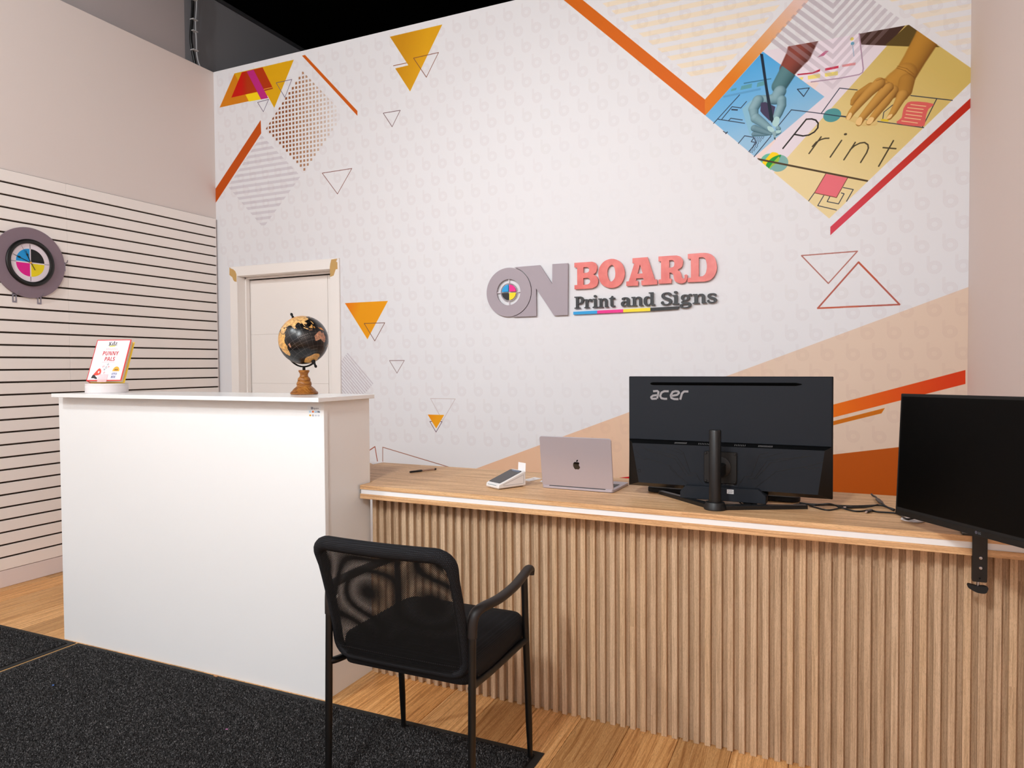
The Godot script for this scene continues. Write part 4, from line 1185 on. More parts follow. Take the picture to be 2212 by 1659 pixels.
func wall_sign():
	var t := thing("wall_sign", "raised cut-out sign of grey, coral and black letters on the mural wall", "sign")
	var grey := plain(Color(0.671, 0.624, 0.655), 0.6)
	grey.normal_enabled = true
	var red := plain(Color(0.930, 0.489, 0.451), 0.35)
	var rn := NoiseTexture2D.new()
	rn.noise = noise(0.012, 3, 8)
	rn.width = 256
	rn.height = 256
	var ramp := Gradient.new()
	ramp.set_color(0, Color(0.93, 0.82, 0.82))
	ramp.set_color(1, Color(1, 1.0, 1.0))
	rn.color_ramp = ramp
	red.albedo_texture = rn
	red.uv1_triplanar = true
	red.uv1_scale = Vector3(3, 3, 3)
	grey.normal_enabled = false
	var ink := plain(Color(0.12, 0.124, 0.135), 0.42)
	var cy := plain(Color(0.030, 0.617, 0.872), 0.45)
	var mg := plain(Color(0.926, 0.030, 0.540), 0.45)
	var ye := plain(Color(0.972, 0.872, 0.000), 0.45)
	var kk := plain(Color(0.05, 0.05, 0.055), 0.45)
	var z := 0.02
	# big O with its registration mark
	var c := PackedVector2Array([Vector2(2.6426, 1.8216)])[0]
	var e := PackedVector2Array([Vector2(2.804, 1.8138), Vector2(2.6438, 1.9852)])
	var ro := (e[0].x - c.x + e[1].y - c.y) / 2.0
	sign_letter(t, "letter", ellipse(c, ro, ro, 72), [ellipse(c, ro * 0.535, ro * 0.535, 56)], grey, "grey round O with a colour target in its middle")
	var mark := Node3D.new()
	mark.name = "registration_mark"
	t.add_child(mark)
	mark.set_meta("label", "four-colour target inside the round letter")
	var st := begin()
	extrude(st, ellipse(c, ro * 0.375, ro * 0.375, 48), 0.010, 0.016, Transform3D(), [ellipse(c, ro * 0.35, ro * 0.35, 48)])
	part("ring", st, grey, mark)
	for k in 4:
		var a := k * PI / 2.0
		st = begin()
		var d := Vector2(cos(a), sin(a))
		var s := Vector2(-d.y, d.x) * 0.003
		extrude(st, PackedVector2Array([c + d * ro * 0.37 + s, c + d * ro * 0.36 - s, c + d * ro * 0.545 - s, c + d * ro * 0.545 + s]), 0.010, 0.015)
		part("cross_line", st, plain(Color(0.872, 0.833, 0.857), 0.5), mark)
		st = begin()
		var g := Vector2(cos(a + PI / 4), sin(a + PI / 4)) * ro * 0.033
		var pie := PackedVector2Array([c + g])
		pie.append_array(ellipse(c + g, ro * 0.29, ro * 0.29, 14, a, a + PI / 2.0))
		extrude(st, pie, 0.010, 0.017)
		part("colour_quadrant", st, [mg, cy, kk, ye][k], mark)
	# N cut round the O
	var npoly := PackedVector2Array([Vector2(2.8687, 1.9868), Vector2(2.954, 1.8602), Vector2(2.9563, 1.9879), Vector2(3.063, 1.9869), Vector2(3.0598, 1.6553), Vector2(2.9664, 1.6548), Vector2(2.8409, 1.8361), Vector2(2.8414, 1.6554), Vector2(2.7385, 1.6552)])
	var rg := ro * 1.035
	var a0 := (npoly[8] - c).angle()
	npoly.remove_at(8)
	var tl := PackedVector2Array([Vector2(2.7358, 1.9847)])[0]
	var up := asin(clampf((tl.y - c.y) / rg, -1, 1))
	var dn := -asin(clampf((c.y - PackedVector2Array([Vector2(2.7352, 1.6561)])[0].y) / rg, -1, 1))
	npoly.append_array(ellipse(c, rg, rg, 22, dn, up))
	sign_letter(t, "letter", npoly, [], grey, "grey capital N")
	# coral capitals
	var caps := [
		[PackedVector2Array([Vector2(3.1065, 1.986), Vector2(3.1782, 1.9857), Vector2(3.224, 1.9856), Vector2(3.2452, 1.977), Vector2(3.2557, 1.9596), Vector2(3.2572, 1.9415), Vector2(3.2495, 1.9188), Vector2(3.2313, 1.9047), Vector2(3.2509, 1.8941), Vector2(3.2622, 1.8761), Vector2(3.2637, 1.858), Vector2(3.256, 1.8352), Vector2(3.2355, 1.8225), Vector2(3.2081, 1.8174), Vector2(3.1065, 1.8174), Vector2(3.1067, 1.8438), Vector2(3.1253, 1.8443), Vector2(3.125, 1.9534), Vector2(3.1064, 1.9575)]), [PackedVector2Array([Vector2(3.1666, 1.9544), Vector2(3.1896, 1.9544), Vector2(3.201, 1.9486), Vector2(3.2056, 1.9374), Vector2(3.2017, 1.9239), Vector2(3.1894, 1.9181), Vector2(3.1664, 1.918)]), PackedVector2Array([Vector2(3.1663, 1.8852), Vector2(3.1947, 1.8865), Vector2(3.2068, 1.8785), Vector2(3.2114, 1.8644), Vector2(3.2075, 1.8516), Vector2(3.1945, 1.8443), Vector2(3.1661, 1.8428)])], "coral red slab capital B"],
		[smooth2(PackedVector2Array([Vector2(3.3516, 1.9951), Vector2(3.3945, 1.9822), Vector2(3.423, 1.9525), Vector2(3.4361, 1.9048), Vector2(3.4264, 1.8598), Vector2(3.3992, 1.8256), Vector2(3.3526, 1.8137), Vector2(3.3064, 1.8261), Vector2(3.278, 1.855), Vector2(3.2653, 1.9034), Vector2(3.2738, 1.9477), Vector2(3.3054, 1.9831)]), 3), [smooth2(PackedVector2Array([Vector2(3.3493, 1.9573), Vector2(3.3663, 1.9469), Vector2(3.3758, 1.9091), Vector2(3.3713, 1.8736), Vector2(3.3512, 1.8539), Vector2(3.3349, 1.8649), Vector2(3.3238, 1.9014), Vector2(3.3284, 1.9371)]), 3)], "coral red slab capital O"],
		[PackedVector2Array([Vector2(3.485, 1.9896), Vector2(3.5789, 1.9902), Vector2(3.6226, 1.8517), Vector2(3.6367, 1.8509), Vector2(3.6381, 1.8215), Vector2(3.5408, 1.8203), Vector2(3.5394, 1.85), Vector2(3.5552, 1.8505), Vector2(3.5502, 1.8649), Vector2(3.5085, 1.8644), Vector2(3.5049, 1.8498), Vector2(3.5207, 1.8489), Vector2(3.5193, 1.8193), Vector2(3.4453, 1.821), Vector2(3.4454, 1.848), Vector2(3.4614, 1.85), Vector2(3.4965, 1.9584), Vector2(3.4849, 1.9599)]), [PackedVector2Array([Vector2(3.5317, 1.9491), Vector2(3.5481, 1.8931), Vector2(3.5158, 1.8922)])], "coral red slab capital A"],
		[PackedVector2Array([Vector2(3.646, 1.9891), Vector2(3.7171, 1.989), Vector2(3.755, 1.9878), Vector2(3.7777, 1.9793), Vector2(3.7913, 1.9598), Vector2(3.7927, 1.9425), Vector2(3.7845, 1.917), Vector2(3.7619, 1.9018), Vector2(3.7756, 1.892), Vector2(3.7824, 1.8758), Vector2(3.7872, 1.8549), Vector2(3.7967, 1.8461), Vector2(3.8029, 1.854), Vector2(3.8029, 1.8684), Vector2(3.8185, 1.8682), Vector2(3.8172, 1.8436), Vector2(3.8076, 1.8262), Vector2(3.7892, 1.819), Vector2(3.7687, 1.8215), Vector2(3.7481, 1.8322), Vector2(3.7398, 1.8493), Vector2(3.7357, 1.8737), Vector2(3.7253, 1.8861), Vector2(3.7122, 1.8876), Vector2(3.7128, 1.8508), Vector2(3.7253, 1.8515), Vector2(3.7239, 1.8239), Vector2(3.6458, 1.8239), Vector2(3.6458, 1.8497), Vector2(3.6613, 1.8502), Vector2(3.6614, 1.9595), Vector2(3.646, 1.9598)]), [PackedVector2Array([Vector2(3.7108, 1.9618), Vector2(3.7288, 1.9626), Vector2(3.7385, 1.9551), Vector2(3.7419, 1.9403), Vector2(3.7385, 1.924), Vector2(3.7274, 1.9178), Vector2(3.7108, 1.9174)])], "coral red slab capital R"],
		[PackedVector2Array([Vector2(3.8219, 1.992), Vector2(3.9007, 1.9926), Vector2(3.934, 1.9895), Vector2(3.9638, 1.9759), Vector2(3.9822, 1.949), Vector2(3.9902, 1.9094), Vector2(3.9869, 1.8793), Vector2(3.9751, 1.853), Vector2(3.9526, 1.8312), Vector2(3.9208, 1.8228), Vector2(3.8199, 1.8242), Vector2(3.8199, 1.8496), Vector2(3.8402, 1.8498), Vector2(3.8395, 1.962), Vector2(3.8219, 1.9632)]), [PackedVector2Array([Vector2(3.886, 1.9671), Vector2(3.9087, 1.9675), Vector2(3.924, 1.9556), Vector2(3.932, 1.9266), Vector2(3.932, 1.8961), Vector2(3.9241, 1.8681), Vector2(3.9088, 1.8547), Vector2(3.886, 1.854)])], "coral red slab capital D"]]
	caps[0][0] = round_run(round_run(caps[0][0], 7, 14), 2, 7)
	caps[3][0] = round_run(round_run(caps[3][0], 9, 21), 2, 8)
	caps[4][0] = round_run(caps[4][0], 1, 9)
	for q in caps:
		for k in q[1].size():
			if q[1][k].size() > 4 and q[2] != "coral red slab capital O":
				q[1][k] = round_run(q[1][k], 1, q[1][k].size() - 2)
		sign_letter(t, "letter", q[0], q[1], red, q[2])
	# Print and Signs in black: serif letters with slabs, each its own piece
	var words := [["Print", 848, 1200, 549, 538, ], ["and", 1250, 1548, 530, 521], ["Signs", 1600, 2082, 513, 494]]
	var rows := PackedVector2Array([Vector2(3.1067, 1.6945), Vector2(3.107, 1.7694)])
	var base := rows[0].y
	var cap := rows[1].y - rows[0].y
	var wx := PackedVector2Array([Vector2(3.1051, 1.7012), Vector2(3.3735, 1.6906), Vector2(3.4104, 1.6999), Vector2(3.625, 1.6912), Vector2(3.6602, 1.7002), Vector2(3.99, 1.6933)])
	for k in 3:
		var txt: String = words[k][0]
		var widths := []
		var total := 0.0
		var meshes := []
		for ch in txt:
			var mm := letters(ch, cap / 0.714, 0.012, true, true)
			meshes.append(mm)
			var bb := mm.get_aabb()
			widths.append(bb.size.x)
			total += bb.size.x
		var span_x := wx[2 * k + 1].x - wx[2 * k].x
		var gap := 0.0025
		var sx := (span_x - gap * (txt.length() - 1)) / total
		var x := wx[2 * k].x
		for i in txt.length():
			var o := MeshInstance3D.new()
			o.name = "letter_%03d" % (t.get_child_count())
			o.mesh = meshes[i]
			o.material_override = ink
			var bb: AABB = meshes[i].get_aabb()
			var grow := 1.0
			var y := base
			o.transform = Transform3D(Basis(Vector3(sx, 0, 0), Vector3(0, 1, 0), Vector3(0, 0, 1)), Vector3(x - bb.position.x * sx, y - glyph_base(txt[i], cap), 0.016))
			o.set_meta("label", "black serif letter %s" % txt[i])
			t.add_child(o)
			x += bb.size.x * sx + gap
	# colour bar
	var bar := Node3D.new()
	bar.name = "colour_bar"
	t.add_child(bar)
	bar.set_meta("label", "cyan, magenta, yellow and black bar under the words")
	var segs := [PackedVector2Array([Vector2(3.0974, 1.6746), Vector2(3.2563, 1.6767), Vector2(3.2563, 1.6571), Vector2(3.0973, 1.6562)]), PackedVector2Array([Vector2(3.2571, 1.6766), Vector2(3.4247, 1.6782), Vector2(3.4239, 1.6589), Vector2(3.257, 1.6578)]), PackedVector2Array([Vector2(3.4254, 1.6781), Vector2(3.595, 1.6807), Vector2(3.595, 1.661), Vector2(3.4246, 1.6596)]), PackedVector2Array([Vector2(3.5957, 1.6807), Vector2(3.7717, 1.6827), Vector2(3.7621, 1.6658), Vector2(3.5957, 1.661)])]
	for k in 4:
		st = begin()
		extrude(st, segs[k], 0.008, 0.020)
		part("bar_segment", st, [cy, mg, ye, kk][k], bar)
	# spacers behind the pieces hold them off the wall
	for p in [c + Vector2(ro * 0.8, 0), c - Vector2(ro * 0.8, 0), npoly[3] + Vector2(-0.05, -0.1), npoly[3] + Vector2(-0.05, -0.3)]:
		st = begin()
		box(st, Vector3(p.x, p.y, 0.005), Vector3(0.02, 0.02, 0.0105))
		part("spacer", st, grey, t)


# a smooth curve through the points first to last of an outline
func round_run(p: PackedVector2Array, first: int, last: int) -> PackedVector2Array:
	var out := p.slice(0, first)
	for i in range(first, last):
		var a := p[maxi(i - 1, first)]
		var d := p[mini(i + 2, last)]
		for k in 4:
			out.append(p[i].cubic_interpolate(p[i + 1], a, d, k / 4.0))
	out.append_array(p.slice(last))
	return out


# TextMesh sets a line's middle at its origin: how far the baseline lies under it, read from the letter x
func glyph_base(_ch: String, cap: float) -> float:
	var mm := letters("H", cap / 0.714, 0.012, true, true)
	return mm.get_aabb().position.y


# ---------------------------------------------------------------- slatted wall

func slatwall():
	var groove := plain(Color(0.17, 0.115, 0.065), 0.9)
	var face := plain(Color(0.980, 0.945, 0.922), 0.5)
	var y0 := 0.1036 + 0.004
	var panels := [[0.018, 1.2597], [1.2608, 2.4798], [2.481, 3.70], [3.7012, 4.92], [4.9212, 6.14]]
	var names := ["white slatted wall panel in the corner beside the door", "white slatted wall panel behind the round wall clock", "white slatted wall panel farthest from the corner in view", "white slatted wall panel beside the camera, out of the picture", "white slatted wall panel near the shop front, out of the picture"]
	for k in 3:
		var za: float = panels[k][0]
		var zb: float = panels[k][1]
		var t := thing("slatwall_panel", names[k], "wall panel", Vector3(0, 0, za), 0.0, "slatted panels on the side wall")
		var st := begin()
		span(st, Vector3(0.0005, y0, 0.0), Vector3(0.007, y0 + 2.442, zb - za))
		part("backing", st, groove, t)
		var pitch := 0.0762
		var mesh: Mesh
		for i in 32:
			st = begin()
			var lo := y0 + pitch * i + (0.0 if i == 0 else 0.0055)
			var hi := y0 + pitch * (i + 1) - (0.0 if i == 31 else 0.0055)
			if i == 1:
				span(st, Vector3(0.0065, -0.5 * (hi - lo), 0.0), Vector3(0.018, 0.5 * (hi - lo), zb - za), 0.0012)
				var o := part("slat", st, face, t)
				mesh = o.mesh
				o.position.y = (lo + hi) / 2.0
			elif i == 0 or i == 31:
				span(st, Vector3(0.0065, lo, 0.0), Vector3(0.018, hi, zb - za), 0.0012)
				part("slat", st, face, t)
			else:
				var o := MeshInstance3D.new()
				o.name = "slat_%03d" % i
				o.mesh = mesh
				o.material_override = face
				o.position.y = (lo + hi) / 2.0
				t.add_child(o)


func clock():
	var c := Vector3(0.034, 1.995, 1.513)
	var t := thing("wall_clock", "round grey wall clock with a four-colour face on the slatted wall", "clock", c)
	# local axes: the face looks along +x; x right of the face is -z
	var f := Transform3D(Basis(Vector3(0, 0, -1), Vector3.UP, Vector3(1, 0, 0)), Vector3.ZERO)
	var grey := plain(Color(0.528, 0.454, 0.495), 0.65)
	var black := plain(Color(0.03, 0.03, 0.03), 0.4)
	var white := plain(Color(0.926, 0.878, 0.910), 0.4)
	var st := begin()
	extrude(st, ellipse(Vector2.ZERO, 0.219, 0.219, 72), -0.009, 0.003, f, [ellipse(Vector2.ZERO, 0.14, 0.14, 56)], INF)
	part("rim", st, grey, t)
	st = begin()
	lathe(st, PackedVector2Array([Vector2(0.119, 0.004), Vector2(0.12, 0.013), Vector2(0.126, 0.017), Vector2(0.140, 0.017), Vector2(0.146, 0.012), Vector2(0.146, 0.002)]), 64, f * Transform3D(Basis(Vector3.RIGHT, PI / 2), Vector3.ZERO))
	part("bezel", st, black, t)
	st = begin()
	extrude(st, ellipse(Vector2.ZERO, 0.1205, 0.1205, 56), -0.008, 0.0045, f)
	part("dial", st, white, t)
	var cols := [Color(0.02, 0.02, 0.02), Color(0.033, 0.599, 0.878), Color(0.902, 0.000, 0.559), Color(0.950, 0.854, 0.000)]
	for k in 4:
		st = begin()
		var a := k * PI / 2.0
		var g := Vector2(cos(a + PI / 4), sin(a + PI / 4)) * 0.0055
		var pie := PackedVector2Array([g])
		pie.append_array(ellipse(g, 0.082, 0.082, 16, a, a + PI / 2.0))
		extrude(st, pie, 0.004, 0.0052, f)
		part("colour_quadrant", st, plain(cols[k], 0.5), t)
		st = begin()
		var d := Vector2(cos(a), sin(a))
		var s := Vector2(-d.y, d.x) * 0.0012
		extrude(st, PackedVector2Array([d * 0.086 + s, d * 0.086 - s, d * 0.115 - s, d * 0.115 + s]), 0.004, 0.0055, f)
		part("hour_mark", st, black, t)
	# hour hand near eleven, minute hand near ten, thin second hand
	for h in [[112.0, 0.078, 0.0022, 0.0], [158.0, 0.112, 0.0022, 0.0], [119.0, 0.115, 0.0008, 0.045]]:
		st = begin()
		var d := Vector2.from_angle(deg_to_rad(h[0]))
		var s: Vector2 = Vector2(-d.y, d.x) * h[2]
		var z: float = 0.008 if h[2] > 0.001 else 0.0105
		extrude(st, PackedVector2Array([-d * h[3] + s, -d * h[3] - s, d * h[1] - s * 0.5, d * h[1] + s * 0.5]), z, z + 0.001, f)
		if h[2] > 0.001:
			extrude(st, PackedVector2Array([d * h[1] * 0.52, d * h[1] * 0.66 + s * 3.0, d * h[1] * 0.8, d * h[1] * 0.66 - s * 3.0]), z, z + 0.0012, f)
		else:
			extrude(st, PackedVector2Array([-d * 0.05 + s * 2.5, -d * 0.05 - s * 2.5, -s * 2.5, s * 2.5]), z, z + 0.001, f)
		part("clock_hand", st, black, t)
	st = begin()
	lathe(st, PackedVector2Array([Vector2(0.006, 0.004), Vector2(0.006, 0.012), Vector2(0.004, 0.0135), Vector2(0, 0.0135)]), 20, f * Transform3D(Basis(Vector3.RIGHT, PI / 2), Vector3.ZERO))
	part("hub", st, plain(Color(0.942, 0.679, 0.360), 0.4), t)
	# slatwall hooks that carry it
	var zinc := plain(Color(0.60, 0.58, 0.62), 0.35, 0.8)
	var hk := [[1.602, 1.7915, "steel slatwall hook under the clock's lower edge, nearer the shop front"], [1.452, 1.7915, "steel slatwall hook under the clock's lower edge, nearer the corner"], [1.292, 2.0205, "steel slatwall hook peeping out beside the clock, halfway up"]]
	for q in hk:
		var o := thing("wall_hook", q[2], "hook", Vector3(0.018, q[1], q[0]), 0.0, "hooks that hold the wall clock")
		st = begin()
		extrude(st, rrect(-0.013, -0.05, 0.013, 0.008, 0.003), 0.0005, 0.003, f, [rrect(-0.006, -0.04, 0.006, -0.006, 0.002)])
		part("back_plate", st, zinc, o)
		st = begin()
		tube(st, curve(PackedVector3Array([Vector3(0.003, 0.0, 0), Vector3(0.015, 0.0, 0), Vector3(0.032, 0.0, 0), Vector3(0.040, 0.006, 0), Vector3(0.046, 0.018, 0)])), 0.0028, 8)
		part("prong", st, zinc, o)


# ---------------------------------------------------------------- mats

func mats():
	var fibre := plain(Color(0.155, 0.145, 0.145), 0.95, 0.0, 0.2)
	var nt := NoiseTexture2D.new()
	nt.noise = noise(0.11, 3, 4)
	nt.width = 512
	nt.height = 512
	nt.seamless = true
	var rp := Gradient.new()
	rp.offsets = PackedFloat32Array([0.0, 0.42, 0.6, 0.75, 1.0])
	rp.colors = PackedColorArray([Color(0.5, 0.5, 0.5), Color(0.75, 0.75, 0.75), Color(1.0, 0.99, 0.99), Color(1.5, 1.45, 1.42), Color(2, 2, 2)])
	nt.color_ramp = rp
	fibre.albedo_texture = nt
	fibre.uv1_triplanar = true
	fibre.uv1_world_triplanar = true
	fibre.uv1_scale = Vector3(2.6, 2.6, 2.6)
	fibre.heightmap_enabled = false
	var specs := [["large charcoal entrance mat with a rubber edge under the chair", 1.287, 3.715, 2.1, 4.2], ["charcoal entrance mat beside the slatted wall, past the large mat's edge", 0.05, 1.272, 2.1, 4.2]]
	for q in specs:
		var x0: float = q[1]
		var x1: float = q[2]
		var z0: float = q[3]
		var z1: float = q[4]
		var t := thing("floor_mat", q[0], "mat", Vector3(x0, 0, z0), 0.0, "entrance mats")
		var st := begin()
		box(st, Vector3((x1 - x0) / 2.0, 0.002, (z1 - z0) / 2.0), Vector3(x1 - x0, 0.004, z1 - z0), 0.0015)
		part("rubber_edge", st, M.rubber, t)
		st = begin()
		box(st, Vector3((x1 - x0) / 2.0, 0.004, (z1 - z0) / 2.0), Vector3(x1 - x0 - 0.05, 0.007, z1 - z0 - 0.05), 0.003)
		part("pile_base", st, fibre, t)
		pile(t, x1 - x0, z1 - z0, fibre)


# looped pile: short bent fibres, nobody could count them
func pile(t: Node3D, w: float, d: float, m: Material):
	var st := begin()
	for k in 2:
		var s := Vector3(0.0011, 0, 0.0004) if k == 0 else Vector3(-0.0004, 0, 0.0011)
		var a := Vector3(-0.002, 0, -0.001)
		var b := Vector3(0.0, 0.0032, 0.0)
		var c := Vector3(0.0024, 0.0006, 0.0012)
		quad(st, a - s, a + s, b + s, b - s, Vector3(-0.5, 0.8, 0).normalized())
		quad(st, b - s, b + s, c + s, c - s, Vector3(0.5, 0.8, 0).normalized())
	var mm := MultiMesh.new()
	mm.transform_format = MultiMesh.TRANSFORM_3D
	mm.use_colors = true
	mm.mesh = st.commit()
	var rng := RandomNumberGenerator.new()
	rng.seed = 21
	var depth := minf(d - 0.06, 1.25)
	var n := int((w - 0.06) * depth * 60000.0)
	mm.instance_count = n
	for i in n:
		var p := Vector3(0.03 + rng.randf() * (w - 0.06), 0.0072, 0.03 + rng.randf() * depth)
		mm.set_instance_transform(i, Transform3D(Basis(Vector3.UP, rng.randf() * TAU).scaled(Vector3.ONE * rng.randf_range(0.7, 1.3)), p))
		var g := rng.randf_range(0.022, 0.085)
		if rng.randf() < 0.16:
			g = rng.randf_range(0.10, 0.22)
		mm.set_instance_color(i, Color(g * 1.05, g, g * 1.0))
	var o := MultiMeshInstance3D.new()
	o.name = "pile"
	o.multimesh = mm
	var pm := plain(Color(1, 1, 1), 0.9, 0.0, 0.3)
	pm.vertex_color_use_as_albedo = true
	o.material_override = pm
	o.set_meta("kind", "stuff")
	t.add_child(o)


# ---------------------------------------------------------------- tall white counter and the long desk

func counter():
	var xl := 1.1675
	var xr := 2.7815
	var zf := 2.0897
	var zb := 1.7799
	var hc := 1.1958
	var t := thing("reception_counter", "tall plain white reception counter standing left of the slatted desk", "counter", Vector3(xl, 0, zb))
	var w := xr - xl
	var d := zf - zb
	var st := begin()
	span(st, Vector3(0, 0.0, d - 0.022), Vector3(w, hc, d), 0.0012)
	part("front_panel", st, M.laminate, t)
	for x in [0.006, w - 0.024]:
		st = begin()
		span(st, Vector3(x, 0.0, 0.0), Vector3(x + 0.018, hc, d - 0.0225), 0.001)
		part("side_panel", st, M.laminate, t)
	for y in [0.08, 0.45, 0.82]:
		st = begin()
		span(st, Vector3(0.024, y, 0.02), Vector3(w - 0.024, y + 0.018, d - 0.023), 0.001)
		part("inner_shelf", st, M.laminate, t)
	st = begin()
	span(st, Vector3(1.2005 - xl, hc, -0.002), Vector3(2.8022 - xl, 1.2137, 2.1466 - zb), 0.0015)
	var top := plain(Color(0.945, 0.95, 0.95), 0.16)
	part("countertop", st, top, t)
	# card sticker at the panel's upper right corner
	var k := thing("payment_sticker", "small white sticker with rows of card logos on the counter front", "sticker", Vector3(0, 0, zf))
	var r := PackedVector2Array([Vector2(2.7016, 1.1794), Vector2(2.7695, 1.1315)])
	var c := (r[0] + r[1]) / 2.0
	k.position = Vector3(c.x, c.y, zf)
	var sw := r[1].x - r[0].x
	var sh := r[0].y - r[1].y
	st = begin()
	box(st, Vector3(0, 0, 0.0004), Vector3(sw, sh, 0.0007))
	part("sticker_sheet", st, plain(Color(0.93, 0.95, 0.96), 0.35), k)
	var navy := plain(Color(0.18, 0.27, 0.42), 0.4)
	st = begin()
	extrude(st, rrect(-sw * 0.24, sh * 0.20, -sw * 0.12, sh * 0.39, 0.0012), 0.0007, 0.0011, Transform3D(), [rrect(-sw * 0.215, sh * 0.235, -sw * 0.145, sh * 0.355, 0.0008)])
	box(st, Vector3(-sw * 0.18, sh * 0.295, 0.0009), Vector3(sw * 0.025, sh * 0.04, 0.0005))
	part("logo", st, navy, k)
	text("lettering", "Square", sh * 0.20, 0.0004, navy, k, Transform3D(Basis(), Vector3(sw * 0.10, sh * 0.28, 0.0009)))
	var cols := [[Color(0.415, 0.718, 0.850), Color(0.850, 0.225, 0.150), Color(0.263, 0.604, 0.812), Color(0.566, 0.623, 0.680)], [Color(0.839, 0.642, 0.150), Color(0.112, 0.225, 0.377), Color(0.775, 0.812, 0.850), Color(0.775, 0.812, 0.850)]]
	for j in 2:
		for i in 4:
			st = begin()
			var p := Vector2(sw * (-0.31 + 0.205 * i), sh * (0.0 - 0.31 * j))
			extrude(st, rrect(p.x - sw * 0.07, p.y - sh * 0.07, p.x + sw * 0.07, p.y + sh * 0.07, 0.0015), 0.0007, 0.0011)
			part("card_logo", st, plain(cols[j][i], 0.4), k)
			if j == 0 and i == 1:
				st = begin()
				extrude(st, ellipse(p + Vector2(sw * 0.03, 0), sh * 0.055, sh * 0.055, 16), 0.0011, 0.0013)
				part("card_logo", st, plain(Color(0.907, 0.566, 0.150), 0.4), k)
			elif (j == 0 and (i == 0 or i == 2 or i == 3)) or i == 1:
				text("lettering", ["VISA", "", "AMEX", "GPay"][i] if j == 0 else "JCB", sh * 0.10, 0.0003, plain([Color(0.9, 0.95, 1), Color(1, 1, 1), Color(0.92, 0.96, 1), Color(0.25, 0.3, 0.36)][i], 0.4), k, Transform3D(Basis(), Vector3(p.x, p.y, 0.00125)), false, true)


func desk():
	var yd := 0.8311
	var w1 := 0.8134
	var w2 := 0.794
	var yb := 0.7736
	var zf := 0.0618
	var zb := -0.5513
	var zs := -0.0102
	var t := thing("reception_desk", "long low reception desk with an oak worktop and a ribbed oak front", "desk", Vector3(2.67, 0, 1.8), -0.02408)
	var x0 := 0.1155        # clear of the tall counter's side
	var x1 := 2.555         # just short of the right wall
	var flat := Transform3D(Basis(Vector3.RIGHT, -PI / 2), Vector3.ZERO)   # (x, y) lies down as (x, -z)
	var l_shape := func(in_front: float, front: float) -> PackedVector2Array:
		return PackedVector2Array([Vector2(-0.42, -zb), Vector2(-0.42, 0.035), Vector2(x0 + in_front, 0.035), Vector2(x0 + in_front, -front), Vector2(x1, -front), Vector2(x1, -zb)])
	var st := begin()
	extrude(st, l_shape.call(0.0, zf), w1, yd, flat)
	part("worktop", st, M.desk_wood, t)
	st = begin()
	extrude(st, l_shape.call(0.003, zf - 0.003), w2, w1, flat)
	part("edge_strip", st, plain(Color(0.95, 0.95, 0.95), 0.3), t, "glossy white strip between the two oak boards")
	st = begin()
	extrude(st, l_shape.call(0.0, zf), yb, w2, flat)
	part("lower_board", st, M.desk_wood, t)
	st = begin()
	span(st, Vector3(x0, 0.0, zs - 0.038), Vector3(x1, yb - 0.0003, zs - 0.019), 0.0)
	part("front_panel", st, M.slat_wood_1, t)
	# the ribs, each a slat of its own
	var shapes := []
	st = begin()
	box(st, Vector3.ZERO, Vector3(0.0195, yb - 0.0005, 0.0195), 0.0012)
	var mesh := st.commit()
	var rng := RandomNumberGenerator.new()
	rng.seed = 9
	var k := 0
	while true:
		var xr := 0.1438 + 0.0382 * k
		if xr > x1:
			break
		var o := MeshInstance3D.new()
		o.name = "slat" if k == 0 else "slat_%03d" % k
		o.mesh = mesh
		o.material_override = M["slat_wood_%d" % rng.randi_range(0, 3)]
		o.position = Vector3(xr - 0.00975, (yb - 0.0005) / 2.0, zs - 0.00975)
		t.add_child(o)
		k += 1
	# inside: two gables carry the top
	for x in [-0.40, 1.2, x1 - 0.02]:
		st = begin()
		span(st, Vector3(x, 0, zb + 0.02), Vector3(x + 0.018, yb - 0.0002, zs - 0.04 if x > 0.0 else -0.06), 0.001)
		part("gable", st, M.laminate, t)


# ---------------------------------------------------------------- chair

func rear(s: float, y: float, off := 0.0) -> Vector3:
	var f := clampf((y - 0.43) / 0.40, 0.0, 1.1)
	var hw := 0.235
	var z := 2.535 + 0.125 * pow(f, 1.35) + 0.018 * (1.0 - pow(s / hw, 2.0)) * (0.35 + 0.65 * f)
	return Vector3(3.422 + 0.016 * f + s, y, z + off) - Vector3(3.43, 0, 2.36)


func cushion(st: SurfaceTool, cx: float, cz: float, w: float, d: float, layers: Array, r: float, dome: float):
	var loops := []
	for q in layers:
		var loop := PackedVector3Array()
		for p in rrect(-w / 2.0 + q[0], -d / 2.0 + q[0], w / 2.0 - q[0], d / 2.0 - q[0], maxf(r - q[0], 0.004), 6):
			var k := (1.0 - pow(absf(p.x) / (w * 0.5), 2.0)) * (1.0 - pow(absf(p.y) / (d * 0.5), 2.0))
			loop.append(Vector3(cx + p.x, q[1] + dome * q[2] * k, cz + p.y))
		loops.append(loop)
	var n: int = loops[0].size()
	var c0 := Vector3(cx, layers[0][1], cz)
	var ct := Vector3(cx, layers[-1][1] + dome * layers[-1][2], cz)
	st.set_smooth_group(0)
	for i in loops.size() - 1:
		for k in n:
			var l := (k + 1) % n
			raw(st, loops[i][k], loops[i][l], loops[i + 1][l], Vector3(cx, layers[i][1] - 0.02, cz) if i > 0 else c0 + Vector3.UP * 0.05)
			raw(st, loops[i][k], loops[i + 1][l], loops[i + 1][k], Vector3(cx, layers[i][1] - 0.02, cz) if i > 0 else c0 + Vector3.UP * 0.05)
	for k in n:
		raw(st, c0, loops[0][k], loops[0][(k + 1) % n], c0 + Vector3.UP)
		raw(st, ct, loops[-1][k], loops[-1][(k + 1) % n], ct - Vector3.UP)
	st.generate_normals()


